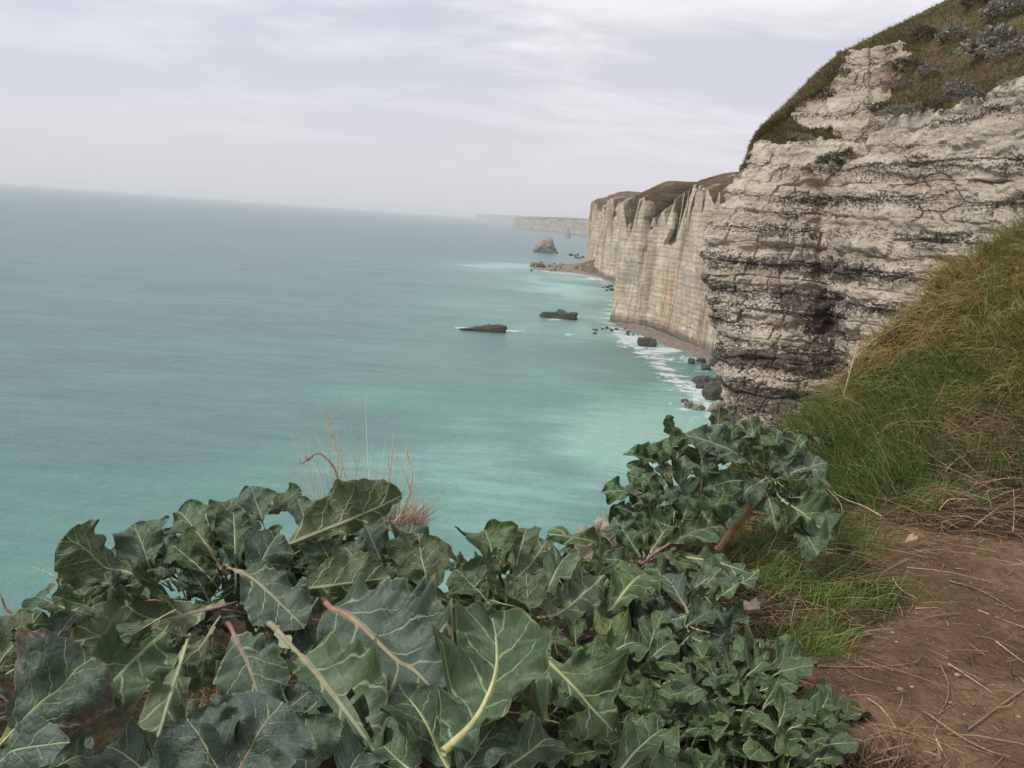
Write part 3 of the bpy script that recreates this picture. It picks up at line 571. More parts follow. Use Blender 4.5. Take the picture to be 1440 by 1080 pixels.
# the rock outcrop stands out of the turf: a pillar of three stacked blocks at its left
pil = inpoly(px+jit*.4, py+jit2*.4, [(1181, 84), (1222, 78), (1224, 152), (1222, 175), (1165, 172), (1163, 150), (1172, 122), (1184, 104)]).astype(float)
pil = smooth(pil, 5); seamy = np.clip(1-np.abs(((G[..., 2]+.12*fbm(G/.8, 2, 3))/1.05) % 1-.5)*7, 0, 1)
D += os_*.12+pil*(.34-.22*seamy)
G2 = G+N*D[..., None]
dark = np.zeros_like(px)
for cx, cy, rx, ry, a in ((1160, 455, 32, 22, 1.4), (1105, 425, 22, 14, .8), (1200, 380, 36, 18, .8), (1060, 375, 70, 14, .5), (1100, 330, 60, 10, .4), (1120, 300, 80, 14, .55), (1230, 300, 60, 16, .45), (1330, 300, 90, 10, .3), (1100, 500, 80, 14, .7), (1140, 530, 60, 20, .6), (1090, 570, 70, 26, .85), (1230, 255, 60, 8, .3), (1050, 430, 40, 10, .5), (1240, 440, 50, 10, .8), (1150, 590, 50, 30, .7), (1390, 240, 80, 8, .35), (1330, 370, 80, 8, .3)):
    dark = np.maximum(dark, a*np.exp(-((px-cx)/rx)**2-((py-cy)/ry)**2))
dark = dark*1.1+.25*sst(300, 480, py)*sst(1230, 1150, px); dark -= .35*np.exp(-((px-1080)/80)**2-((py-468)/18)**2)+.4*np.exp(-((px-1350)/120)**2-((py-200)/22)**2)+.3*np.exp(-((px-1330)/110)**2-((py-268)/14)**2)+.12*os_
lich = .55*np.exp(-((px-1182)/16)**2-((py-118)/8)**2)*sst(-.1, .3, fbm(G/.25, 3, 9))+.25*np.exp(-((px-1172)/18)**2-((py-208)/9)**2)
earth = .40*ino+.16*np.exp(-((px-1255)/20)**2-((py-115)/30)**2)*ino+.6*np.exp(-((px-1140)/40)**2-((py-178)/14)**2)*0
me = quads_mesh('near_cliff', G2, gridq(*px.shape), {'grass': gs, 'dark': dark, 'lichen': lich, 'earth': earth})
if me.polygons[len(me.polygons)//2].normal.dot(Vector(CAM-G2[400, 400])) < 0: me.flip_normals()
near = tagset(link('near_cliff', me, M_near), kind='structure')
sub = G2[::4, ::4]; BV = BVHTree.FromPolygons([tuple(v) for v in sub.reshape(-1, 3)], gridq(*sub.shape[:2]).tolist())
def hit(px, py):
    d = Vector(ray(px, py)).normalized(); h, n, _, dist = BV.ray_cast(Vector(CAM), d)
    return (np.array(h), np.array(n)) if h is not None else (None, None)

# ------------------------------------------------------------------ blades of grass as ribbons
def blades(roots, dirs, bend, length, width, colr, K=4, seed=0):
    n = len(roots); t = np.linspace(0, 1, K+1); rg = np.random.default_rng(seed)
    C_ = roots[:, None]+length[:, None, None]*(dirs[:, None]*t[None, :, None]+bend[:, None]*(t**2)[None, :, None])
    sd_ = rg.normal(size=(n, 3)); ax = dirs+bend*.5; s_ = np.cross(ax, sd_); s_ /= np.linalg.norm(s_, axis=1)[:, None]+1e-9
    wd = width[:, None]*(1-t[None]**1.6*.92)
    V = np.stack([C_-s_[:, None]*wd[..., None]/2, C_+s_[:, None]*wd[..., None]/2], 2)
    base = (np.arange(n)*(K+1)*2)[:, None]; j = np.arange(K)[None]*2
    Q = np.stack([base+j, base+j+1, base+j+3, base+j+2], -1).reshape(-1, 4)
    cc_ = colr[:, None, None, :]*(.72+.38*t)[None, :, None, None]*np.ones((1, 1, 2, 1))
    return V.reshape(-1, 3), Q, cc_.reshape(-1, 3)
def stuff(name, V, Q, c):
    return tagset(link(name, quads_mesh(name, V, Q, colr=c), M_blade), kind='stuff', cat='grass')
def pal(n, cols, wts, rg, var=.22):
    i = rg.choice(len(cols), n, p=np.array(wts)/sum(wts)); c = np.array(cols)[i]
    return np.clip(c*(1+rg.normal(0, var, (n, 1)))*(1+rg.normal(0, .06, (n, 3))), .005, 1)
rg = np.random.default_rng(3)
idx = np.argwhere((gs > .55) & (px > 1035) & (px < 1560) & (py > -100) & (py < 260)); pick = idx[rg.integers(0, len(idx), 60000)]
rt = G2[pick[:, 0], pick[:, 1]]+rg.normal(0, .04, (60000, 3)); n = len(rt)
up = np.array([0, 0, 1.0]); dr = N[pick[:, 0], pick[:, 1]]*.5+up*.5+rg.normal(0, .35, (n, 3)); bd = np.array([-.35, -.2, -.45])+rg.normal(0, .2, (n, 3))
tone = fbm(rt/4, 3, 5)[:, None]
cA = pal(n, [(.125, .13, .045), (.20, .17, .07), (.27, .20, .10), (.16, .11, .06)], [3, 3, 3, 2.5], rg)*(1+.5*tone)
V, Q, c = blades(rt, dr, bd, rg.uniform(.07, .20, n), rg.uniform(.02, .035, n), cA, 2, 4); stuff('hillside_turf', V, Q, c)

# grey shrubby cabbage clumps on the hillside
def clump(name, loc, nrm, r, colr, label, group, seed, nleaf=260):
    rg = np.random.default_rng(seed); root = empty(name, loc); tagset(root, label, 'shrub', group)
    n = nleaf; d = rg.normal(size=(n, 3)); d[:, 2] = np.abs(d[:, 2])*.8+.1; d /= np.linalg.norm(d, axis=1)[:, None]
    lob = 1+.45*fbm(d*1.8+seed, 2, seed)
    p = loc+d*(r*lob*rg.uniform(.45, 1.0, n)**.5)[:, None]*np.array([1, 1, .75])
    L = r*rg.uniform(.11, .22, n); wd = L*rg.uniform(.35, .6, n); a = d+rg.normal(0, .45, (n, 3)); a /= np.linalg.norm(a, axis=1)[:, None]
    s_ = np.cross(a, rg.normal(size=(n, 3))); s_ /= np.linalg.norm(s_, axis=1)[:, None]; u_ = np.cross(a, s_)
    q = np.stack([p-a*L[:, None]*.5, p+s_*wd[:, None]*.5+u_*wd[:, None]*.15, p+a*L[:, None]*.5, p-s_*wd[:, None]*.5+u_*wd[:, None]*.15], 1)
    c_ = pal(n, [colr, tuple(x*.6 for x in colr), tuple(x*1.5 for x in colr)], [3, 2, 2], rg)
    o = link('foliage', quads_mesh('foliage', q.reshape(-1, 3), np.arange(n*4).reshape(n, 4), colr=np.repeat(c_, 4, 0)), M_blade, smooth=False); child(o, root)
    pr = [tube(spline([loc-np.array([0, 0, .1]), loc+v*r*.45, loc+v*r*.85], 5), np.linspace(.03, .008, 5)*max(r, .4), 5) for v in d[:9]]
    V, Q = merge(pr); child(link('stem', quads_mesh('stem', V, Q), M_twig), root)
GREY = (.23, .225, .18); DRK = (.11, .10, .07); GRN = (.06, .085, .055)
shr = [(1404, 70, 30, GREY, 'widest grey shrub on the turf slope, near the right edge'), (1420, 78, 18, GREY, 'small grey shrub just right of the widest one'), (1342, 53, 17, GREY, 'grey shrub on the turf above the rock outcrop'), (1415, 20, 22, GREY, 'dark grey shrub at the top right of the turf slope'),
       (1310, 104, 14, GREY, 'round pale shrub alone on the middle of the turf'), (1270, 122, 11, GREY, 'pale shrub on the right edge of the rock outcrop'), (1277, 96, 15, DRK, 'dark shrub where turf meets the top of the outcrop'), (1350, 130, 17, GREY, 'grey shrub on the rim of the cliff, left of the pale one'),
       (1367, 137, 15, (.16, .17, .15), 'palest round shrub on the cliff rim'), (1418, 118, 10, GREY, 'little shrub on the rim near the right edge'), (1376, 6, 15, DRK, 'dark shrub on the skyline at the top of the picture'), (1178, 105, 12, DRK, 'dark shrub left of the topmost outcrop block'), (1158, 137, 16, DRK, 'brown dark shrub left of the outcrop pillar'),
       (1118, 194, 8, GREY, 'small grey shrub on the left ledge, first of two'), (1133, 197, 10, GREY, 'small grey shrub on the left ledge, right of its twin'), (1168, 230, 14, GRN, 'green plant rooted in the chalk below the yellow block'), (1198, 219, 15, DRK, 'dark shrub in the crease right of the green plant'), (1243, 156, 14, DRK, 'dark shrub at the foot of the outcrop, in the gully'),
       (1262, 162, 16, GREY, 'grey shrub at the foot of the outcrop, right of the dark one'), (1288, 158, 14, GREY, 'grey shrub midway along the cliff rim'), (1312, 152, 13, DRK, 'dark low shrub midway along the cliff rim'), (1234, 180, 12, GREY, 'small shrub hanging in the gully below the outcrop'), (1300, 52, 15, DRK, 'brownish shrub high on the turf above the outcrop'),
       (1134, 240, 8, DRK, 'tiny dark shrub on the chalk below the left ledge'), (1333, 160, 9, DRK, 'tiny dark shrub on chalk just under the cliff rim'), (1250, 72, 8, DRK, 'small dark shrub on top of the outcrop'), (1122, 150, 9, DRK, 'dark tuft on the left skyline above the ledge'), (1215, 200, 10, DRK, 'dark tuft in the crease below the outcrop')]
for i, (x, y, wpx, c_, lb) in enumerate(shr):
    h, nn = hit(x, y+wpx*.15)
    if h is None: continue
    dd_ = np.linalg.norm(h-CAM); clump('shrub', h, nn, wpx*dd_/FPX*1.25, c_, lb, 'shrubs on the cliff', 300+i, 900 if wpx > 12 else 400)

# ------------------------------------------------------------------ GROUND under the camera
def rz(px, py, z): p = at_z(px, py, HC+z); return (p[0], p[1], z)
def ry(px, py, Y): p = at_y(px, py, Y); return (p[0], p[1], p[2]-HC)
gp = [ry(1100, 622, 6.6), ry(1160, 605, 6.9), ry(1195, 560, 7.4), ry(1225, 505, 7.9), ry(1262, 455, 8.3), ry(1310, 420, 8.6), ry(1440, 330, 9.2), ry(1600, 262, 10),
      ry(1440, 560, 6.1), ry(1300, 590, 6.4), ry(1440, 690, 4.95), ry(1250, 680, 5.45), ry(1150, 670, 5.9), ry(1440, 440, 7.4), ry(1340, 490, 7.5), ry(1560, 620, 5.3), ry(1560, 450, 6.8),
      rz(1440, 1080, -1.60), rz(1440, 900, -1.6), rz(1300, 950, -1.62), rz(1200, 760, -1.66), rz(1440, 780, -1.6), rz(1000, 900, -1.66), rz(1100, 800, -1.68), rz(700, 1080, -1.66), rz(400, 1000, -1.70), rz(900, 780, -1.80),
      rz(1060, 680, -1.82), rz(300, 900, -1.80), rz(600, 900, -1.74), rz(50, 1000, -1.8),
      (0, 0, -1.6), (3, 0, -1.5), (4.2, 2.5, -1.25), (6, 1, -.6), (8, 5, .9), (-4, 0, -1.7), (-4, 2.5, -2.0), (12, 0, 2.2), (13, 12, 3.0), (0, -8, -1), (-9, -6, -2), (10, -8, 2), (22, 8, 4), (-12, 3, -2.6)]
gz = tps(gp)
EDGE = np.array([(-16, -1), (-9, 1.2), (-5, 2.5), (-3.2, 3.0), (-1.6, 3.35), (-.6, 3.55), (.1, 3.75), (.55, 4.2), (1.0, 4.9), (1.65, 5.8), (2.35, 6.6), (3.05, 7.3), (3.7, 8.05), (4.4, 8.6), (5.8, 9.25), (8.5, 9.7), (14, 10.3), (22, 10.8), (30, 11)], float)
ES = spline(EDGE, 300)
def edge_sd(x, y):                          # >0 beyond the edge (seaward)
    x = np.asarray(x, float); y = np.asarray(y, float); shp = x.shape; x = x.ravel(); y = y.ravel(); best = np.full(x.shape, 1e9); sg = np.zeros_like(x)
    for i in range(len(ES)-1):
        a = ES[i]; d = ES[i+1]-a; l2 = d@d; t = np.clip(((x-a[0])*d[0]+(y-a[1])*d[1])/l2, 0, 1); ex = x-a[0]-t*d[0]; ey = y-a[1]-t*d[1]
        r = ex*ex+ey*ey; m = r < best; best = np.where(m, r, best); sg = np.where(m, d[0]*(y-a[1])-d[1]*(x-a[0]), sg)
    return (np.sqrt(best)*np.sign(sg)).reshape(shp)
def ground_z(x, y, fine=True):
    x = np.asarray(x, float); y = np.asarray(y, float)
    z = np.clip(gz(x, y), -4, 14); P3 = np.stack([x, y, 0*x], -1)
    z = z+.05*fbm(P3/.9, 3, 41)+.028*fbm(P3/.33, 2, 45)
    if fine: z = z+.022*fbm(P3/.16, 4, 42)
    s = edge_sd(x, y)+.35*fbm(P3/.8+9, 3, 43)
    sp = np.maximum(s, 0); drop = np.where(sp < .5, sp**2*5.5, 1.375+(sp-.5)*5.5)
    drop = drop-np.where(sp > .3, .5*np.abs(fbm(np.stack([x/1.2, y/1.2, drop/1.5], -1), 3, 44)), 0)
    return np.maximum(HC+z-drop, -2), s
gx = np.concatenate([np.linspace(-16, -2.6, 50), np.linspace(-2.5, 7, 420), np.linspace(7.2, 22, 60)]); gy = np.concatenate([np.linspace(-12, .9, 30), np.linspace(1.0, 10, 420), np.linspace(10.2, 38, 90)])
X, Y = np.meshgrid(gx, gy, indexing='ij'); Z, S = ground_z(X, Y)
GP = np.stack([X, Y, Z], -1); gpx, gpy, gd = proj(GP.reshape(-1, 3)); gpx = gpx.reshape(X.shape); gpy = gpy.reshape(X.shape); gd = gd.reshape(X.shape)
PATH = [(1165, 742), (1235, 735), (1330, 745), (1440, 765), (2400, 900), (2400, 2400), (1300, 2400), (1230, 1080), (1150, 985), (1110, 930), (1200, 895), (1290, 850), (1240, 790)]
def path_mask(px_, py_, d_): return inpoly(px_, py_, PATH) | (d_ < .6)
pm = smooth(path_mask(gpx+14*fbm(GP/.25, 3, 1), gpy+14*fbm(GP/.25+7, 3, 2), gd).astype(float), 3)
chalkm = sst(.95, 1.4, S)
me = quads_mesh('ground', GP, gridq(*X.shape), {'path': pm, 'chalk': chalkm})
m_, b = newmat('cliff_top_soil'); P = b.n('NewGeometry').outputs['Position']
n1 = b.noise(P, 2.2, 5, .6); n2 = b.noise(P, 14, 6, .7); n3 = b.noise(P, 70, 4, .7); vo = b.n('TexVoronoi', Vector=P, Scale=38.0)
dirt = b.mix(b.ramp(n1, .35, .65), (.140, .086, .049), (.235, .152, .092)); dirt = b.mix(b.ramp(n2, .48, .66, 0, .6), dirt, (.055, .035, .022)); dirt = b.mix(b.ramp(n3, .55, .7, 0, .45), dirt, (.27, .19, .13))
dirt = b.mix(b.m('MULTIPLY', b.ramp(vo.outputs[0], .16, .10), b.ramp(n2, .55, .62)), dirt, (.46, .38, .30))
sod = b.mix(b.ramp(n2, .4, .62), (.022, .016, .011), (.070, .050, .031)); sod = b.mix(b.ramp(n1, .5, .65, 0, .45), sod, (.06, .065, .022))
ck = b.mix(b.ramp(n2, .4, .62), (.52, .44, .34), (.26, .20, .14))
c = b.mix(b.attr('path').outputs['Fac'], sod, dirt); c = b.mix(b.attr('chalk').outputs['Fac'], c, ck)
hh = b.m('ADD', b.m('MULTIPLY', n2, .9), b.m('ADD', b.m('MULTIPLY', n3, .25), b.m('MULTIPLY', vo.outputs[0], .3)))
b.out(b.n('BsdfPrincipled', Base_Color=c, Roughness=.95, Specular_IOR_Level=.15, Normal=b.bump(hh, 1.0, .05)).outputs[0])
tagset(link('ground', me, m_), kind='structure')
gsub = GP[::2, ::2]; BG = BVHTree.FromPolygons([tuple(v) for v in gsub.reshape(-1, 3)], gridq(*gsub.shape[:2]).tolist())
def ghit(px, py):
    h, n, _, d = BG.ray_cast(Vector(CAM), Vector(ray(px, py)).normalized()); return None if h is None else np.array(h)

# scattering on the ground: sample world xy, keep by region weight
def gsample(n, xr, yr, wfun, seed):
    rg = np.random.default_rng(seed); x = rg.uniform(*xr, n); y = rg.uniform(*yr, n); z, s = ground_z(x, y, False); P = np.stack([x, y, z], -1)
    a, c_, d = proj(P); keep = rg.random(n) < wfun(a, c_, d, x, y, s); return P[keep], a[keep], c_[keep], s[keep], rg
def gauss(a, c_, blobs): 
    r = 0
    for cx, cy, rx, ry_, am in blobs: r = np.maximum(r, am*np.exp(-(((a-cx)/rx)**2+((c_-cy)/ry_)**2)**1.3))
    return r
def bankline(a): return np.interp(a, [1060, 1100, 1180, 1230, 1330, 1440, 1600], [690, 700, 735, 735, 735, 745, 780])
# 1. long green grass of the bank's lower half
def w_green(a, c_, d, x, y, s):
    top = np.interp(a, [1050, 1120, 1180, 1260, 1340, 1440, 1600], [575, 575, 575, 560, 500, 330, 250]); bot = bankline(a)-np.interp(a, [1100, 1250, 1330, 1440], [5, 25, 70, 60])
    r = sst(top-40, top+35, c_)*(1-sst(bot-25, bot+10, c_))*(d > 2)*(s < .05); dry = gauss(a, c_, [(1400, 610, 90, 45, .92), (1350, 560, 60, 25, .5)])
    nn = fbm(np.stack([x/.35, y/.35, 0*x], -1), 2, 71)
    return np.clip(r*(1-dry)*(.75+.5*nn), 0, 1)*(a > 1040)
P_, a, c_, s, rg = gsample(150000, (1.6, 8.5), (3.8, 10.5), w_green, 21); n = len(P_)
cl_ = fbm(P_/.22, 2, 77)[:, None]; dr = up+np.array([-.25, -.15, 0])+rg.normal(0, .28, (n, 3))+cl_*np.array([.4, .2, 0]); bd = np.array([-.42, -.25, -.25])+rg.normal(0, .2, (n, 3))
cA = pal(n, [(.10, .175, .042), (.175, .255, .07), (.26, .28, .10), (.56, .46, .25)], [5, 4, 2.5, 1], rg)
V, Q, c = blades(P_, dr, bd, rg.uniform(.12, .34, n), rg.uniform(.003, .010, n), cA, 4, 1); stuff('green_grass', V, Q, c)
# 2. wind-combed tawny grass of the upper bank
def w_tawny(a, c_, d, x, y, s):
    bot = np.interp(a, [1050, 1120, 1180, 1260, 1340, 1440, 1600], [600, 625, 600, 600, 580, 560, 600])
    r = (1-sst(bot-50, bot+30, c_))*(s < .12)*(d > 2)*(a > 1050); nn = fbm(np.stack([x/.6, y/.6, 0*x], -1), 3, 72)
    return np.clip(r*(.8+.5*nn), 0, 1)
P_, a, c_, s, rg = gsample(190000, (2.0, 11), (4.5, 12), w_tawny, 22); n = len(P_)
cl_ = fbm(P_/.30, 3, 78)[:, None]; c2 = fbm(P_/.30+50, 3, 79)[:, None]
dr = up*.62+np.array([-.36, -.36, 0])+rg.normal(0, .20, (n, 3))+cl_*np.array([.5, .1, .1]); bd = np.array([-.36, -.45, -.5])+c2*np.array([.2, .4, .2])+rg.normal(0, .14, (n, 3))
gr = fbm(P_/.9, 3, 80); gsel = (gr > .26)[:, None]
cT = pal(n, [(.58, .42, .17), (.74, .58, .30), (.36, .24, .10), (.33, .33, .12)], [4, 2.5, 2.5, 2], rg); cG = pal(n, [(.17, .23, .06), (.27, .30, .10), (.48, .40, .17)], [4, 3, 2], rg)
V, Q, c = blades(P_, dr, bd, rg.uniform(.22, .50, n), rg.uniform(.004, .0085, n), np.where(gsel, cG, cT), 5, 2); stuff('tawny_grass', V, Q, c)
# 3. pale dry mat (straw) under and between
def w_dry(a, c_, d, x, y, s):
    r = gauss(a, c_, [(1400, 610, 100, 50, 1), (1310, 730, 150, 36, .75), (1420, 740, 120, 30, .8), (1130, 800, 170, 40, .38), (1110, 870, 150, 25, .6), (1060, 905, 80, 20, .6), (1230, 1050, 60, 40, .5), (450, 960, 120, 60, .6), (260, 980, 60, 40, .7), (1020, 745, 60, 20, .6), (1180, 925, 60, 16, .3), (1290, 775, 100, 12, .4), (900, 1000, 200, 90, .2)])
    return np.clip(r+.09*(c_ > 760)*(a > 1100), 0, 1)*(s < .3)
P_, a, c_, s, rg = gsample(110000, (-2.2, 6), (1.6, 8), w_dry, 23); n = len(P_)
th = rg.normal(.35, .9, n); dr = np.stack([np.cos(th), np.sin(th)*.8, rg.uniform(-.02, .22, n)], -1)*np.where(rg.random(n) < .5, -1, 1)[:, None]; dr[:, 2] = np.abs(dr[:, 2]); bd = rg.normal(0, .25, (n, 3)); bd[:, 2] = -dr[:, 2]*.8
cA = pal(n, [(.42, .29, .155), (.30, .19, .10), (.52, .40, .24), (.19, .115, .065)], [3, 3, 1.5, 2], rg)
V, Q, c = blades(P_+np.array([0, 0, .012]), dr, bd, rg.uniform(.06, .26, n), rg.uniform(.002, .0045, n), cA, 3, 3); stuff('dry_straw', V, Q, c)
# upright dead grass among the bank mat
def w_dead(a, c_, d, x, y, s): return gauss(a, c_, [(1400, 610, 95, 42, .8), (1400, 700, 90, 40, .35)])*(s < .3)
P_, a, c_, s, rg = gsample(40000, (2.2, 7), (3.5, 8), w_dead, 24); n = len(P_)
V, Q, c = blades(P_, np.array([-.7, -.2, .35])+rg.normal(0, .3, (n, 3)), np.array([-.3, -.2, -.3])+rg.normal(0, .2, (n, 3)), rg.uniform(.15, .4, n), rg.uniform(.003, .006, n), pal(n, [(.52, .36, .21), (.36, .22, .13), (.64, .50, .31)], [3, 3, 2], rg), 4, 3); stuff('dead_grass', V, Q, c)
# 4. short green tufts by the path
def w_short(a, c_, d, x, y, s):
    nn = fbm(np.stack([x/.12, y/.12, 0*x], -1), 2, 73)
    r = gauss(a, c_, [(1110, 805, 90, 34, .95), (1200, 845, 80, 22, .75), (1130, 845, 60, 16, .5), (1145, 905, 62, 24, .9), (1180, 770, 50, 24, .9), (1250, 858, 36, 14, .7), (1060, 775, 60, 18, .5), (860, 780, 50, 25, .9), (800, 800, 40, 20, .6), (860, 880, 40, 25, .5), (1250, 700, 120, 30, .5), (1130, 740, 70, 30, .6)])
    return np.clip(r*(.65+1.2*nn), 0, 1)*(s < .35)+.004*(c_ > 760)*(a > 1100)+np.clip(.35+.8*nn, 0, 1)*((a < -30) | (d < .3))*(s < .3)*(x < 0)
P_, a, c_, s, rg = gsample(800000, (-5, 4.5), (.5, 7), w_short, 25); n = len(P_)
V, Q, c = blades(P_, up*.8+np.array([.15, -.05, 0])+rg.normal(0, .38, (n, 3)), np.array([.1, -.1, -.35])+rg.normal(0, .25, (n, 3)), rg.uniform(.05, .15, n), rg.uniform(.002, .0042, n), pal(n, [(.10, .18, .035), (.17, .27, .06), (.28, .32, .09), (.46, .38, .18)], [5, 4, 1.5, .8], rg), 3, 5); stuff('short_grass', V, Q, c)
# pebbles in the dirt
def w_peb(a, c_, d, x, y, s): return .5*path_mask(a, c_, d)+0*s
P_, a, c_, s, rg = gsample(2600, (.8, 3.4), (1.8, 4.6), w_peb, 26); parts = []
for i, p in enumerate(P_):
    V, F = rockmesh((1, .8, .55), i % 12, .2, .4, 1); parts.append((V*rg.uniform(.0015, .006)*(1+1.6*(rg.random() < .04))+p+np.array([0, 0, .001]), F))
V, Q = merge(parts); tagset(link('gravel', quads_mesh('gravel', V, Q), simple('gravel', (.22, .15, .10), (.42, .33, .25), 30), smooth=False), kind='stuff')

# ------------------------------------------------------------------ cabbage leaves
CAN = tps([(1010, 572, -.95), (1000, 650, -1.2), (1130, 640, -1.2), (1080, 740, -1.45), (900, 700, -1.3), (905, 780, -1.5), (780, 850, -1.25), (1000, 830, -1.4), (1000, 930, -1.45), (1000, 1060, -1.45), (700, 760, -1.1), (480, 700, -.92), (150, 780, -.97), (300, 850, -1.08),
           (50, 950, -1.05), (550, 900, -1.12), (650, 1000, -1.15), (300, 1050, -1.12), (1150, 1050, -1.5), (0, 1100, -1.1), (840, 730, -1.35)])
def cdep(px_, py_):
    d = ray(px_, py_); return (float(CAN(px_, py_)))/d[2]
def unit(v): return v/(np.linalg.norm(v)+1e-9)
def leaf_geo(B, T, w, N0, arch=.12, cup=.25, frill=.17, lobes=.12, side=0.0, droop=0.0, seed=0, nt=84, nv=15, tone=.5, yellow=0, green=0.0, bronze=0, holes=0, half=0, obov=.62, pet=.10, edgecurl=0.0):
    rg = np.random.default_rng(seed); A = T-B; L = np.linalg.norm(A); A = A/L; Nn = unit(N0-(N0@A)*A); Yv = np.cross(Nn, A)
    s_ = np.linspace(0, 1, nt); v = np.linspace(-1, 1, 2*nv+1); v = np.sign(v)*np.abs(v)**.9
    q = np.clip((s_-pet)/(1-pet), 0, 1); prof = np.sin(np.pi*q**obov_exp(obov))**.62; prof = prof*(1-.0*q)
    lo = fbm(np.stack([s_*5.5+seed, 0*s_, 0*s_], -1), 2, seed, .35); ro = fbm(np.stack([s_*5.5+seed, 0*s_+9.3, 0*s_], -1), 2, seed+1, .35)
    fine = fbm(np.stack([s_*15, 0*s_+seed, 0*s_], -1), 2, seed+2)
    wl = prof*np.clip(1+lobes*2.2*lo+.09*fine*(1+lobes), .5, 1.3); wr = prof*np.clip(1+lobes*2.2*ro+.09*fine[::-1]*(1+lobes), .5, 1.3)
    stub = .012*L/(w*.5)                                       # thin wings along the stalk
    W = w*.5*np.where(v[None] < 0, np.maximum(wl, stub)[:, None], np.maximum(wr, stub)[:, None])
    if half: W = W*np.where(np.sign(v)[None] == half, 1.0, .35)
    y = v[None]*W; S = np.repeat(s_[:, None], len(v), 1)+.05*np.abs(v)[None]**1.5*prof[:, None]*(w/L)  # lobes lean forward
    av = np.abs(v)[None]+0*S
    cr_ = vnoise(np.stack([S*27*max(L/.3, .4), np.sign(v)[None]*7+0*S, 0*S], -1), seed+12)*(nt > 50)
    bl = fbm(np.stack([S*3.2+seed*3.1, y/L*3.2, 0*S], -1), 2, seed+5)
    fr = vnoise(np.stack([S*8.5*max(L/.3, .5)+seed, np.sign(v)[None]*3+0*S, 0*S], -1), seed+6)+.35*vnoise(np.stack([S*13*max(L/.3, .5), np.sign(v)[None]*5+0*S, 0*S], -1), seed+7)
    th = cup+.25*bl
    yy = y*np.cos(th); zz = np.abs(y)*np.sin(th)
    zz = zz+frill*w*av**1.9*fr*2.1*np.sqrt(prof)[:, None]+.13*w*bl+arch*L*4*S*(1-S)-droop*L*S**3-edgecurl*w*av**3*prof[:, None]
    zz = zz+.055*w*cr_*av**4*prof[:, None]; yy = yy+.05*w*av**2*fr+.02*w*cr_*av**5+side*L*4*S*(1-S)
    # blistering between side veins
    ph_ = (S-.75*np.abs(y/L)**.85)*5.4+np.sign(y)*.22+seed_frac(seed); zz = zz+.014*L*(np.abs((ph_ % 1)-.5)*2-.5)*av*(1-av*.3)
    P = B+A*(S*L)[..., None]+Yv*yy[..., None]+Nn*zz[..., None]
    uv = np.stack([S, y/L], -1).reshape(-1, 2); Q = gridq(nt, 2*nv+1)
    if holes:
        hn = fbm(np.stack([S*7+seed, y/L*7, 0*S], -1), 3, seed+8)
        bad = (hn > .52-.28*holes) & (av > .18) & (S > .2); badf = bad.ravel()[Q].any(1); Q = Q[~badf]
    n_ = S.size; at_ = {'tone': np.full(n_, tone), 'seed': np.full(n_, seed_frac(seed)), 'yellow': np.full(n_, yellow), 'green': np.full(n_, green), 'bronze': np.full(n_, bronze), 'edge': av.ravel()*np.where(prof[:, None] > .3, 1, .5).repeat(len(v), 1).ravel() if False else av.ravel()}
    ctr = P[:, nv]; return P.reshape(-1, 3), Q, at_, uv, ctr, Nn, L
def obov_exp(o): return math.log(.5)/math.log(o)
def seed_frac(s): return (s*.6180339) % 1
def add_leaf(root, B, T, w, N0, rib='pale', ribr=.0048, stalk_from=None, **kw):
    V, Q, at_, uv, ctr, Nn, L = leaf_geo(B, T, w, N0, **kw)
    o = child(link('leaf', quads_mesh('leaf', V, Q, at_, uv), M_leaf), root)
    c = ctr[:int(len(ctr)*.88)]; r = np.linspace(1, .10, len(c))*ribr*.78*(L/.32)**.6; pts = c-Nn*r[:, None]*.3*(1 if (CAM-c[5])@Nn > 0 else -1)
    pts = pts + Nn*0
    if stalk_from is not None:
        sf = np.asarray(stalk_from, float); t0 = unit(c[3]-c[0]); dl_ = np.linalg.norm(c[0]-sf); st = spline([sf, sf*.4+c[0]*.6-t0*.2*dl_, c[0]], 7)[:-1]
        pts = np.r_[st, pts]; r = np.r_[np.linspace(1.35, 1.02, len(st))*r[0], r]
    V, Q = tube(pts[::1], r, 7); rb = link('midrib', quads_mesh('midrib', V, Q), RIB[rib]); rb.parent = o
    return o
GC = {}
def crown(px_, py_, z=-1.45):
    p = at_z(px_, py_, HC+z); return p
PL = {}
def plant(key, px_, py_, label, up_=.12, group='wild cabbages along the cliff edge'):
    g = ghit(px_, py_)
    if g is None: g = at_z(px_, py_, HC-1.7)
    cz = g+np.array([0, 0, up_]); gz_ = g
    root = empty('wild_cabbage', g); tagset(root, label, 'cabbage plant', group)
    PL[key] = (root, cz, gz_); return root
SD = [1000]; GRNP = dict(A=.1, B=.3, C=.25, D=.4, E=.75, F=.6, G=.4, H=.6, I=.3, J=.1)
tocam_w = 1.0
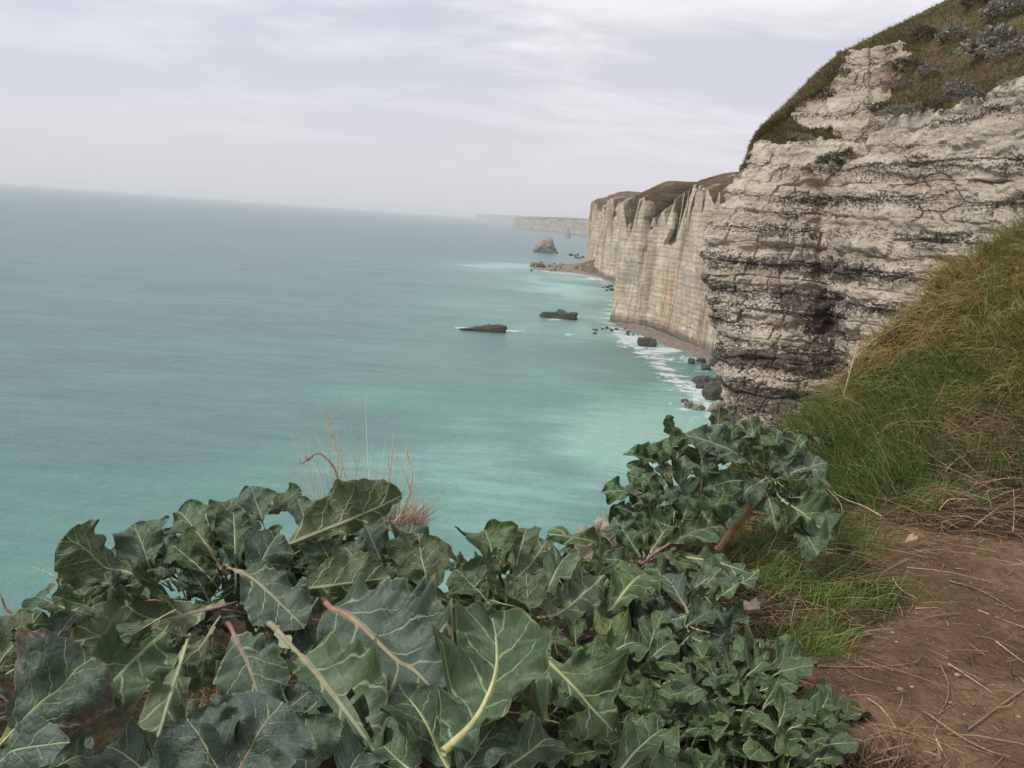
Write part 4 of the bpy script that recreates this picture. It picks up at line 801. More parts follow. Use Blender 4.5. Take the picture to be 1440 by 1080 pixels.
def hero(key, bx, by, tx, ty, wpx, roll=0, rib='pale', db=0.0, dt=0.0, upw=.7, flip=False, stalk=True, **kw):
    root, cz, gz_ = PL[key]; B = at(bx, by, cdep(bx, by)+db); T = at(tx, ty, cdep((bx+tx)/2, (by+ty)/2)+dt); w_ = .84*wpx*np.linalg.norm((B+T)/2-CAM)/FPX
    tc_ = unit(CAM-(B+T)/2); N0 = unit(tc_+upw*np.array([0, 0, 1.0])); A = unit(T-B); N0 = unit(N0-(N0@A)*A)
    rr = math.radians(roll); N0 = N0*math.cos(rr)+np.cross(A, N0)*math.sin(rr)
    if flip: N0 = -N0
    SD[0] += 1; kw.setdefault('seed', SD[0]); kw.setdefault('green', float(np.clip(GRNP.get(key, .15)+(((SD[0]*.7548) % 1)-.5)*.6, 0, 1)))
    return add_leaf(root, B, T, w_, N0, rib, stalk_from=(B+unit(unit(cz-B)-.9*tc_-.5*A)*min(.11, np.linalg.norm(cz-B))) if stalk else None, **kw)
plant('A', 20, 1040, 'wild cabbage at the bottom left corner with one big purple-edged leaf')
plant('B', 290, 930, 'large grey-green wild cabbage on the left, its leaves spread in front of the sea')
plant('C', 455, 900, 'wild cabbage left of centre with a broad dark leaf ribbed in pink')
plant('D', 640, 1040, 'wild cabbage at the bottom centre with a thick bright yellow-green leaf rib')
plant('E', 740, 900, 'curly green wild cabbage just right of centre, against the turquoise water')
plant('F', 907, 800, 'small wild cabbage with purple stalks splayed like a star above the low plants')
plant('G', 1060, 735, 'largest wild cabbage at the back, with pale-veined leaves beside the grass bank', .35)
plant('H', 935, 735, 'dark curly wild cabbage at the cliff edge left of the back one', .3)
plant('I', 965, 900, 'grey-leaved wild cabbage on the straw beside the short grass')
plant('J', 350, 1080, 'wild cabbage at the bottom left with a wide fan-shaped leaf')
# ---- A
hero('A', 5, 1045, 132, 925, 150, rib='pale', db=-.15, dt=-.15, bronze=1, tone=.55, cup=.1, lobes=.06, frill=.08)
hero('A', -15, 1050, 95, 1000, 62, rib='yellow', yellow=.9, db=-.1, dt=-.1, holes=.5, bronze=.5)
hero('A', -20, 1085, 100, 1045, 70, tone=.6, db=-.1, dt=-.2, holes=.2)
hero('A', 40, 1100, 140, 1060, 60, tone=.5, db=-.1)
hero('A', -30, 960, 60, 860, 80, flip=True, tone=.5, db=.2, dt=.2)
hero('A', 60, 925, 108, 862, 60, tone=.9, db=.15, dt=.2, cup=.6)
hero('A', -20, 1120, 60, 1035, 80, tone=.4)
# ---- B
hero('B', 190, 812, 92, 752, 98, flip=True, tone=.35, db=.1, dt=.0, cup=.2, lobes=.08, pet=.02, obov=.6)
hero('B', 215, 815, 188, 736, 80, tone=.8, db=.12, dt=.1, frill=.2, cup=.4)
hero('B', 235, 790, 232, 748, 40, tone=.7, db=.14, dt=.15, frill=.2)
hero('B', 318, 850, 98, 905, 105, flip=True, tone=.5, rib='purple', db=0, dt=-.05, cup=-.1, roll=-15, arch=.06, side=-.0, lobes=.05)
hero('B', 312, 800, 250, 720, 62, rib='pink', tone=.4, yellow=.15, db=.05, dt=.1, lobes=.3)
hero('B', 372, 745, 352, 685, 66, tone=.95, db=.1, dt=.1, frill=.22)
hero('B', 368, 725, 422, 686, 42, flip=True, tone=.3, db=.12, dt=.12)
hero('B', 332, 815, 328, 718, 66, tone=.2, yellow=.2, db=.08, dt=.1, frill=.2)
hero('B', 298, 815, 236, 765, 58, tone=.2, yellow=.2, db=.06, dt=.05, frill=.2, lobes=.2)
hero('B', 290, 775, 330, 700, 50, tone=.45, db=.2, dt=.2, frill=.2)
hero('B', 330, 802, 428, 884, 95, rib='pink', tone=.75, db=-.05, dt=-.1, cup=.2, arch=.15, lobes=.08)
hero('B', 345, 835, 392, 752, 70, tone=.6, db=.0, dt=.02, cup=.35)
hero('B', 255, 870, 120, 1005, 120, tone=.5, rib='pale', db=.1, dt=-.05, arch=.1)
hero('B', 262, 905, 205, 1085, 82, flip=True, tone=.3, db=-.05, dt=-.15, lobes=.08, cup=.3, arch=.05)
hero('B', 325, 885, 372, 1010, 105, rib='purple', tone=.45, db=-.0, dt=-.1, lobes=.12, ribr=.008, arch=.12)
hero('B', 300, 880, 215, 960, 90, flip=True, tone=.3, yellow=.1, db=.03, dt=0, roll=25)
hero('B', 250, 840, 150, 845, 80, tone=.7, db=.15, dt=.15)
hero('B', 240, 860, 160, 930, 70, tone=.4, db=.12, dt=.12)
hero('B', 370, 870, 395, 800, 60, tone=.6, db=.1, dt=.1)
hero('B', 295, 850, 265, 800, 60, tone=.3, db=.14, dt=.1)
# ---- C
hero('C', 398, 768, 566, 697, 118, half=-1, flip=True, tone=.25, rib='tan', db=.0, dt=-.0, cup=.15, roll=0, arch=-.10, lobes=.05, pet=.04, upw=-.2, obov=.55, frill=.06)
hero('C', 440, 768, 418, 702, 50, tone=.95, db=.02, dt=.02, cup=.5, frill=.15)
hero('C', 405, 832, 550, 812, 104, half=-1, flip=True, tone=.3, rib='tan', ribr=.0026, db=-.05, dt=-.04, cup=.1, arch=-.12, lobes=.04, upw=0, obov=.55, frill=.08)
hero('C', 462, 845, 618, 985, 215, rib='pink', tone=.55, db=-.1, dt=-.25, cup=.08, arch=.10, lobes=.10, ribr=.0085, pet=.0, obov=.5, frill=.08, nt=96, nv=20)
hero('B', 388, 885, 530, 1062, 130, rib='tan', tone=.65, db=-.1, dt=-.25, holes=.45, lobes=.35, arch=.10, ribr=.008, pet=.22, upw=.4)
hero('C', 400, 805, 345, 765, 60, tone=.8, db=.05, dt=.05)
hero('C', 540, 800, 512, 738, 62, tone=.9, db=.1, dt=.12, cup=.4)
hero('C', 560, 800, 580, 738, 62, tone=.75, db=.1, dt=.12, frill=.2, cup=.5)
hero('C', 470, 800, 440, 752, 80, tone=.75, db=.08, dt=.08)
hero('C', 520, 815, 480, 765, 60, tone=.6, db=.05, dt=.05)
hero('C', 602, 830, 588, 748, 112, flip=True, tone=.35, db=.02, dt=.06, cup=.2, frill=.1, pet=.02)
hero('C', 440, 850, 400, 920, 80, tone=.5, db=.05, dt=.05)
hero('C', 640, 850, 560, 830, 70, tone=.55, db=.1, dt=.1)
hero('C', 470, 960, 560, 990, 90, tone=.4, db=.15, dt=.15)
# ---- D
hero('D', 622, 1062, 692, 868, 172, rib='yellow', tone=.35, db=-.2, dt=-.1, side=-.13, cup=.12, arch=.05, lobes=.2, ribr=.0105, nt=96, nv=20, pet=.02, obov=.58, stalk=False)
hero('D', 640, 1100, 560, 960, 110, tone=.3, db=-.05, dt=0, arch=.1, rib='yellow')
hero('D', 640, 1110, 700, 1010, 120, tone=.4, db=-.12, dt=-.1, arch=.1)
hero('D', 600, 1110, 520, 1040, 90, tone=.6, db=-.1)
hero('D', 690, 1100, 780, 1040, 90, tone=.3, db=-.1)
hero('D', 705, 1010, 620, 960, 80, tone=.25, db=.08, dt=.05)
# ---- E
hero('E', 718, 884, 862, 1030, 118, rib='yellow', tone=.3, yellow=.35, holes=.55, lobes=.35, db=-.12, dt=-.2, ribr=.007, pet=.12, cup=.1)
hero('E', 700, 815, 682, 742, 92, flip=False, tone=.25, db=.1, dt=.12, frill=.2, lobes=.2, cup=.3)
hero('E', 718, 820, 768, 762, 70, flip=True, tone=.4, yellow=.15, db=.05, dt=.05, frill=.2, lobes=.2)
hero('E', 725, 800, 740, 745, 55, tone=.35, db=.12, dt=.12, frill=.2)
hero('E', 690, 850, 640, 800, 70, tone=.3, db=.0, dt=.0, frill=.25, lobes=.25)
hero('E', 735, 870, 665, 845, 90, flip=True, tone=.3, db=.0, dt=.0)
hero('E', 745, 860, 740, 805, 75, flip=True, tone=.35, yellow=.1, db=-.05, dt=-.03)
hero('E', 760, 850, 795, 788, 62, tone=.85, db=.0, dt=.02, cup=.5)
hero('E', 758, 868, 848, 812, 75, flip=True, tone=.8, yellow=.1, db=-.05, dt=-.05, cup=.5, lobes=.06)
hero('E', 845, 880, 908, 808, 82, rib='yellow', tone=.55, yellow=.3, db=-.0, dt=-.0, cup=.15, lobes=.05, frill=.07)
hero('E', 830, 865, 800, 820, 60, tone=.6, db=.1, dt=.1)
hero('E', 830, 930, 905, 905, 70, tone=.3, yellow=.25, rib='yellow', db=0)
hero('E', 780, 900, 690, 890, 80, tone=.3, db=.1, dt=.08)
hero('E', 850, 925, 860, 870, 60, rib='yellow', tone=.3, yellow=.5, db=.0)
hero('E', 780, 1000, 830, 960, 70, tone=.2, db=.1)
hero('E', 770, 990, 700, 970, 80, tone=.2, db=.2)
hero('E', 850, 1110, 930, 1030, 80, rib='yellow', tone=.3, yellow=.2, db=-.05)
# ---- F
hero('F', 893, 790, 772, 750, 40, rib='purple', tone=.35, yellow=.1, lobes=.35, pet=.35, ribr=.008, arch=.12, frill=.25, obov=.66)
hero('F', 908, 790, 1012, 740, 52, rib='purple', tone=.4, yellow=.15, lobes=.35, pet=.3, ribr=.009, side=.05, arch=.15, frill=.2, upw=.3)
hero('F', 930, 785, 1052, 805, 34, rib='yellow', tone=.45, yellow=.2, lobes=.4, pet=.2, ribr=.007, arch=.12, frill=.3)
hero('F', 900, 785, 862, 728, 50, tone=.35, frill=.25, lobes=.3, db=.1, dt=.1)
hero('F', 905, 785, 905, 722, 52, tone=.3, frill=.25, lobes=.3, db=.1, dt=.1)
hero('F', 908, 790, 945, 735, 48, tone=.45, rib='yellow', frill=.25, lobes=.3, db=.08, dt=.1, yellow=.2)
hero('F', 900, 800, 845, 785, 40, tone=.4, rib='yellow', db=0)
hero('F', 905, 805, 925, 800, 40, tone=.7, db=-.05)
# ---- G
for a_ in ((1008, 625, 1012, 572, 42, dict(tone=.5, yellow=.25, flip=True)), (965, 628, 937, 584, 36, dict(tone=.5, yellow=.25, flip=True)), (990, 640, 943, 612, 44, dict(tone=.9, flip=True)), (1060, 660, 966, 612, 86, dict(tone=.7, cup=.15)),
           (1030, 650, 1028, 596, 46, dict(tone=.8)), (1048, 678, 988, 688, 66, dict(tone=.6, rib='yellow')), (1080, 672, 1038, 702, 64, dict(tone=.75)), (1088, 676, 1162, 652, 62, dict(tone=.85, cup=.2)), (1100, 700, 1172, 760, 92, dict(tone=.75, cup=.1, db=-.1, dt=-.15)),
           (1078, 695, 1092, 750, 32, dict(tone=.5)), (1020, 690, 1022, 745, 66, dict(tone=.35)), (1100, 670, 1120, 625, 50, dict(tone=.6)), (1075, 655, 1070, 612, 52, dict(tone=.35, frill=.2)), (1060, 650, 1045, 615, 50, dict(tone=.5)), (1110, 680, 1090, 640, 60, dict(tone=.7)),
           (1010, 665, 985, 640, 60, dict(tone=.4)), (1120, 700, 1165, 700, 55, dict(tone=.5, db=.05)), (990, 655, 1000, 600, 50, dict(tone=.5, db=.1, dt=.1)), (1120, 740, 1150, 780, 60, dict(tone=.35, db=.05))):
    a_ = (*a_[:4], a_[4]*.82, a_[5]); hero('G', *a_[:5], **{**dict(frill=.22, lobes=.2, db=-.0, dt=-.05), **a_[5]})
# ---- H
for a_ in ((935, 655, 876, 640, 34, dict(tone=.15, frill=.3)), (925, 650, 900, 628, 34, dict(tone=.7)), (920, 700, 846, 692, 50, dict(tone=.15, frill=.3, lobes=.3)), (930, 715, 902, 664, 56, dict(tone=.6)), (955, 690, 962, 640, 52, dict(tone=.9)), (990, 720, 948, 690, 64, dict(tone=.4)),
           (970, 660, 930, 620, 50, dict(tone=.3)), (950, 650, 960, 610, 46, dict(tone=.4)), (985, 690, 990, 640, 60, dict(tone=.35)), (940, 730, 900, 720, 52, dict(tone=.5, frill=.2)), (960, 735, 970, 700, 60, dict(tone=.45)), (995, 735, 1015, 700, 60, dict(tone=.25)), (905, 730, 865, 712, 44, dict(tone=.3, frill=.3)), (930, 690, 880, 668, 50, dict(tone=.2, frill=.3)), (970, 745, 940, 755, 45, dict(tone=.5)), (1000, 740, 985, 715, 40, dict(tone=.6, rib='yellow'))):
    a_ = (*a_[:4], a_[4]*.82, a_[5]); hero('H', *a_[:5], **{**dict(frill=.28, lobes=.22, db=.05, dt=.05), **a_[5]})
# ---- I
for a_ in ((972, 868, 896, 893, 78, dict(tone=.8, cup=.15)), (968, 862, 932, 808, 56, dict(tone=.55, rib='pink')), (965, 835, 1020, 802, 56, dict(tone=.75)), (965, 880, 1000, 858, 50, dict(tone=.5)), (968, 885, 985, 918, 42, dict(tone=.6, rib='pink')), (1000, 850, 1018, 880, 45, dict(tone=.35)), (960, 905, 920, 935, 60, dict(tone=.3)),
           (1025, 925, 1092, 950, 52, dict(tone=.75)), (940, 840, 900, 850, 50, dict(tone=.3, db=.1)), (980, 900, 1030, 925, 48, dict(tone=.35)), (950, 800, 930, 780, 40, dict(tone=.5)), (925, 900, 890, 930, 60, dict(tone=.4, yellow=.3))):
    hero('I', *a_[:5], **{**dict(frill=.14, lobes=.14), **a_[5]})
# ---- J
hero('J', 322, 1100, 395, 985, 175, rib='pink', tone=.75, db=-.2, dt=-.25, cup=.1, lobes=.08, pet=.0, obov=.55, nt=90, nv=18)
hero('J', 320, 1110, 262, 1010, 120, tone=.7, db=-.18, dt=-.2, cup=.1)
hero('J', 430, 1110, 430, 1010, 100, tone=.8, db=-.1, dt=-.1, rib='pale')
hero('J', 470, 1120, 520, 1050, 90, tone=.7, db=-.1)
hero('J', 230, 1110, 150, 1050, 80, tone=.4, db=-.05)
hero('J', 400, 1000, 470, 960, 80, tone=.8, db=0.05)
hero('J', 250, 1120, 180, 1075, 70, tone=.4, db=-.1)

# filler leaves behind and between the named ones
fr_ = random.Random(9)
def filler(key, n, cx, cy, rx, ry_, wr=(40, 75), back=(.3, .65), topcut=None, tr=(.1, .7)):
    for i in range(n):
        a_ = fr_.uniform(0, 2*math.pi); r = fr_.random()**.5; bx = cx+rx*.55*r*math.cos(a_); by = cy+ry_*.55*r*math.sin(a_); L = fr_.uniform(45, 95)*(.6+.4*ry_/90)
        tx = bx+L*math.cos(a_+fr_.uniform(-.5, .5)); ty = by+L*.8*math.sin(a_+fr_.uniform(-.5, .5))-12
        if topcut:
            lim = np.interp(tx, *topcut)
            if ty < lim+14: ty = lim+14+fr_.random()*15; by = max(by, ty+35)
        dbk = fr_.uniform(*back)
        hero(key, bx, by, tx, ty, fr_.uniform(*wr), db=dbk, dt=dbk+fr_.uniform(-.05, .08), tone=fr_.uniform(*tr), flip=fr_.random() < .25, roll=fr_.uniform(-40, 40), frill=fr_.uniform(.1, .25), lobes=fr_.uniform(.08, .3), arch=fr_.uniform(.0, .2),
             cup=fr_.uniform(0, .5), rib=fr_.choice(['pale', 'pale', 'pale', 'purple', 'yellow']), nt=30, nv=9, holes=fr_.choice([0, 0, 0, .3]), yellow=fr_.choice([0, 0, .1, .3]))
TC = ([0, 60, 90, 160, 240, 300, 360, 420, 560, 620, 680, 760, 800, 850, 900], [880, 850, 770, 745, 740, 735, 700, 720, 745, 760, 755, 770, 800, 810, 800])
def small(key, n, cx, cy, rx, ry_, L=(30, 58), db=(-.08, .12)):
    for i in range(n):
        a_ = fr_.uniform(0, 2*math.pi); r = fr_.random()**.5; bx = cx+rx*r*math.cos(a_); by = cy+ry_*r*math.sin(a_); Lx = fr_.uniform(*L); d2 = fr_.uniform(-2.9, -.2) if fr_.random() < .7 else fr_.uniform(0, 3)
        q = fr_.uniform(*db); hero(key, bx, by, bx+Lx*math.cos(d2), by+Lx*.8*math.sin(d2), Lx*fr_.uniform(.75, 1.15), db=q, dt=q+fr_.uniform(-.06, .06), tone=fr_.uniform(.2, .95), flip=fr_.random() < .3, roll=fr_.uniform(-45, 45),
             frill=fr_.uniform(.2, .4), lobes=fr_.uniform(.12, .3), cup=fr_.uniform(.1, .7), arch=fr_.uniform(0, .2), rib=fr_.choice(['pale', 'pale', 'yellow', 'purple']), yellow=fr_.choice([0, 0, .2, .35]), nt=34, nv=10, holes=fr_.choice([0, 0, .4]), stalk='short')
small('B', 10, 270, 800, 110, 45, db=(.05, .2)); small('B', 8, 170, 880, 80, 60); small('C', 12, 480, 800, 110, 35, db=(.05, .2)); small('C', 6, 430, 940, 70, 50); small('E', 22, 740, 830, 100, 60); small('D', 8, 620, 990, 110, 60, db=(0, .15)); small('E', 10, 830, 920, 60, 60); small('H', 12, 930, 690, 60, 55, (22, 36)); small('G', 12, 1065, 650, 80, 38, (22, 40)); small('I', 10, 960, 860, 55, 60, (24, 40)); small('J', 6, 330, 1040, 150, 35, db=(0, .15)); small('I', 7, 1045, 965, 60, 35, (34, 60), (-.04, .04)); small('E', 6, 900, 1000, 60, 45, (40, 70), (-.04, .05)); small('F', 5, 905, 770, 30, 30, (20, 34)); small('A', 5, 60, 960, 70, 60)
TC2 = ([0, 60, 90, 160, 240, 300, 360, 420, 560, 620, 680, 760, 800], [885, 870, 800, 765, 765, 755, 735, 750, 775, 780, 775, 790, 815])
filler('B', 12, 260, 820, 180, 60, (45, 65), (.25, .4), TC2); filler('C', 12, 500, 820, 150, 50, (45, 65), (.25, .4), TC2)
filler('A', 10, 60, 990, 130, 90, (45, 75), topcut=TC); filler('B', 24, 260, 850, 190, 110, (40, 75), topcut=TC); filler('C', 22, 480, 850, 170, 110, (45, 80), topcut=TC); filler('D', 14, 640, 990, 130, 110, (45, 80), topcut=TC)
filler('E', 32, 770, 880, 140, 110, (35, 65), topcut=TC); filler('J', 10, 300, 1040, 190, 60, (50, 80), topcut=TC); filler('F', 8, 905, 780, 60, 45, (30, 45), (.1, .25)); filler('G', 14, 1080, 668, 80, 38, (25, 42), (.25, .5)); filler('H', 14, 955, 690, 70, 50, (22, 40), (.25, .5))
filler('I', 22, 960, 870, 75, 70, (35, 60), (.05, .25))

# low dense plants at the lower right: small leaves, one foliage mesh each
def lowplant(cx, cy, rx, ry_, n, label, seed, Lr=(26, 50), hb=0.0):
    rr = random.Random(seed); g = ghit(cx, cy); root = empty('low_cabbage', g); tagset(root, label, 'cabbage plant', 'low small-leaved cabbages')
    Vs, Qs, Us, At, off = [], [], [], {}, 0; ribs = []
    for i in range(n):
        a_ = rr.uniform(0, 2*math.pi); r = rr.random()**.5; bx = cx+rx*r*math.cos(a_); by = cy+ry_*r*math.sin(a_); L = Lr[0]-4+rr.random()**2.2*(Lr[1]-Lr[0]+26); dr_ = a_+rr.uniform(-1, 1)
        tx = bx+L*math.cos(dr_); ty = by+L*.65*math.sin(dr_)-10; z = -1.63+rr.random()*.22+hb; B = at_z(bx, by, HC+z); T = at_z(tx, ty, HC+z+rr.uniform(-.02, .08)); 
        if np.linalg.norm(T-B) > .32: T = B+unit(T-B)*.3
        w_ = np.linalg.norm(T-B)*rr.uniform(.42, .66); N0 = unit(np.array([rr.uniform(-.6, .6), rr.uniform(-.9, .2), 1])); sd_ = seed*100+i
        V, Q, a2, uv, ctr, Nn, LL = leaf_geo(B, T, w_, N0, arch=rr.uniform(.02, .2), cup=rr.uniform(0, .5), frill=rr.uniform(.06, .16), lobes=rr.uniform(.03, .12), seed=sd_, nt=20, nv=6, tone=rr.uniform(0, .6), green=rr.uniform(.4, 1.0), yellow=rr.choice([0, 0, 0, .15, .3]), obov=.58, pet=.15)
        Vs.append(V); Qs.append(Q+off); Us.append(uv); off += len(V)
        for k_, v_ in a2.items(): At.setdefault(k_, []).append(v_)
        foot = np.array(g)*.25+np.array([B[0], B[1], 0])*.75; foot[2] = float(ground_z(foot[0], foot[1], False)[0]); c2 = ctr[:int(len(ctr)*.8)]; st = spline([foot, (foot+c2[0])/2+np.array([0, 0, .02]), c2[0]], 5)[:-1]
        ribs.append(tube(np.r_[st, c2], np.r_[np.full(len(st), .0035), np.linspace(.003, .0006, len(c2))], 5))
    me = quads_mesh('foliage', np.concatenate(Vs), np.concatenate(Qs), {k_: np.concatenate(v_) for k_, v_ in At.items()}, np.concatenate(Us)); child(link('foliage', me, M_leaf), root)
    V, Q = merge(ribs); child(link('stem', quads_mesh('stem', V, Q), RIB['pale']), root)
lowplant(1000, 985, 80, 55, 95, 'low leafy cabbage patch below the grey-leaved plant', 51)
lowplant(1090, 1030, 80, 42, 95, 'low leafy cabbage patch nearest the dirt path', 52)
lowplant(920, 1050, 90, 45, 80, 'low leafy cabbage patch at the bottom edge, right of the yellow-ribbed leaf', 53)
lowplant(1030, 960, 60, 40, 40, 'small-leaved cabbage at the edge of the straw above the path-side patch', 54, hb=.03)
lowplant(840, 1000, 60, 60, 35, 'dark small-leaved cabbage under the ragged yellow leaf', 55)
lowplant(900, 950, 60, 40, 30, 'small dark cabbage between the curly plant and the grey-leaved one', 56, hb=.05)
lowplant(1060, 1075, 100, 25, 60, 'low cabbage patch cut by the bottom edge', 57)

# stout stems
def stem(key, pts, r, mat):
    V, Q = tube(spline(pts, 16), r, 10); child(link('stem', quads_mesh('stem', V, Q), mat), PL[key][0])
for k_ in 'ABCDEFHIJ':
    root, cz, g = PL[k_]; stem(k_, [g-np.array([0, 0, .05]), (g+cz)/2+np.array([.01, 0, 0]), cz], np.linspace(.018, .012, 16), M_stemtan)
g1 = ghit(1008, 772); p2 = at(1078, 684, cdep(1078, 684)); stem('G', [g1-np.array([0, 0, .03]), g1*.6+p2*.4+np.array([.02, 0, .02]), p2], np.linspace(.026, .014, 16)*(1+.2*np.sin(np.arange(16)*2.1)), M_stemtan)

# ------------------------------------------------------------------ dry stems, twigs and dead leaves
def stalk(name, pxs, r, mat, label, cat, group=None, branches=(), dep=None, rtip=.25):
    P_ = [at(p[0], p[1], p[2]) for p in pxs]; root_o = None; parts = [tube(spline(P_, 5*len(P_)), np.linspace(1, rtip, 5*len(P_))*r, 6)]
    for br in branches:
        q = [at(p[0], p[1], p[2]) for p in br]; parts.append(tube(spline(q, 4*len(q)), np.linspace(.8, .2, 4*len(q))*r, 5))
    V, Q = merge(parts); o = link(name, quads_mesh(name, V, Q), mat); return tagset(o, label, cat, group)
d0 = 3.35
stalk('dead_plant', [(550, 742, d0), (568, 715, d0), (577, 688, d0), (579, 660, d0), (573, 642, d0), (573, 608, d0)], .0055, M_straw, 'bent woody dry stem forking above the big pale-veined leaf', 'straw', None, [[(577, 690, d0), (570, 668, d0), (555, 636, d0)], [(574, 645, d0), (570, 625, d0)]])
stalk('dead_plant', [(478, 680, d0), (468, 655, d0), (450, 638, d0), (436, 643, d0), (424, 652, d0), (421, 645, d0)], .0058, M_twig, 'curled dead flower stem with dark beads, left of the dry tuft', 'straw', None, [[(440, 641, d0), (432, 648, d0), (430, 640, d0)]])
stalk('straw', [(488, 680, d0), (480, 650, d0), (467, 617, d0), (455, 588, d0), (447, 562, d0)], .0042, M_straw, 'tall pale dry stem leaning left in the tuft', 'straw', None, [[(470, 622, d0), (462, 592, d0), (455, 568, d0)], [(474, 640, d0), (462, 630, d0), (470, 622, d0)]])
stalk('straw', [(480, 690, d0), (479, 640, d0), (476, 590, d0), (479, 546, d0)], .0032, M_straw, 'tallest hair-thin upright stem of the dry tuft', 'straw')
stalk('straw', [(545, 690, d0), (551, 640, d0), (555, 600, d0), (557, 576, d0)], .0032, M_straw, 'thin upright pale stem right of the tuft', 'straw')
stalk('straw', [(578, 735, d0), (585, 700, d0), (596, 642, d0)], .0028, M_straw, 'rightmost thin grass stem against the sea', 'straw')
stalk('straw', [(440, 720, d0), (410, 660, d0), (376, 620, d0)], .0026, M_straw, 'thin stem leaning far left over the leaves', 'straw')
# the tuft itself
tb = at(535, 742, d0+.1); root = empty('dry_grass_tuft', tb-np.array([0, 0, .15])); tagset(root, 'rust and straw coloured tuft of dry grass behind the big pale-veined leaf', 'grass tuft')
rg = np.random.default_rng(61); n = 420; bx = rg.uniform(495, 592, n); rt = np.array([at(x_, 742+rg.uniform(-6, 8), d0+rg.uniform(-.05, .2)) for x_ in bx])
V, Q, c = blades(rt, np.stack([(bx-520)/160+rg.normal(0, .25, n), rg.normal(0, .2, n), np.full(n, .8)], -1), rg.normal(0, .25, (n, 3)), rg.uniform(.06, .19, n), rg.uniform(.003, .005, n), pal(n, [(.44, .34, .22), (.62, .52, .37), (.36, .26, .16)], [3, 2, 2], rg), 4, 9)
child(link('tuft_base', quads_mesh('tuft_base', V, Q, colr=c), M_blade), root)
n = 60; bx = rg.uniform(440, 560, n); rt = np.array([at(x_, 720, d0+rg.uniform(-.05, .2)) for x_ in bx])
V, Q, c = blades(rt, np.stack([(bx-500)/240-.12+rg.normal(0, .12, n), rg.normal(0, .1, n), np.full(n, 1.0)], -1), rg.normal(0, .12, (n, 3)), rg.uniform(.15, .45, n), rg.uniform(.003, .0045, n), pal(n, [(.62, .54, .40), (.74, .67, .54)], [3, 2], rg), 4, 9)
child(link('grass_stalks', quads_mesh('grass_stalks', V, Q, colr=c), M_blade), root)
dl = cdep(90, 830)+.2
stalk('straw', [(112, 833, dl), (85, 815, dl), (60, 803, dl), (45, 796, dl)], .003, M_straw, 'pale bent stem at the left edge, pointing up left over the water', 'straw', None, [[(62, 804, dl), (56, 800, dl), (60, 796, dl)]])
stalk('straw', [(92, 848, dl), (72, 827, dl)], .0035, M_straw, 'short straight pale stub beside the bent stem at the left edge', 'straw')
stalk('straw', [(66, 855, dl), (60, 835, dl)], .003, M_twig, 'short brown stub beside the bent stem at the left edge', 'straw')
stalk('straw', [(30, 865, dl), (10, 858, dl), (2, 840, dl), (-6, 825, dl)], .005, M_twig, 'dark knotted twig at the very left edge over the leaves', 'twig')
dl = cdep(340, 690)+.2
stalk('straw', [(352, 700, dl), (345, 685, dl), (341, 663, dl)], .002, M_straw, 'short pale stem between the crinkled leaf and the sea', 'straw')
# single tall straw before the near cliff, straws by the bank
p = ghit(1174, 592); dp = proj(np.array([p]))[2][0] if p is not None else 6.8
stalk('straw', [(1173, 592, dp), (1185, 560, dp), (1196, 520, dp), (1208, 478, dp)], .0075, M_straw, 'single tall straw leaning before the chalk cliff at the grass edge', 'straw', None, rtip=.5)
stalk('straw', [(1240, 726, 4.7), (1215, 712, 4.75), (1185, 700, 4.8), (1150, 677, 4.85)], .0045, M_straw, 'long pale straw reaching from the back cabbage to the grass', 'straw', None, [[(1160, 685, 4.83), (1180, 705, 4.8), (1184, 720, 4.78), (1176, 732, 4.76)]])
def ground_twig(pts, r, mat, label, name='twig', lift=.006):
    P_ = []
    for x_, y_ in pts:
        h = ghit(x_, y_)
        if h is None: return
        P_.append(h+np.array([0, 0, lift+r]))
    n_ = 6*len(P_); V, Q = tube(spline(P_, n_), np.linspace(1, .4, n_)*r, 6); tagset(link(name, quads_mesh(name, V, Q), mat), label, 'twig', 'twigs and straws on the dirt path')
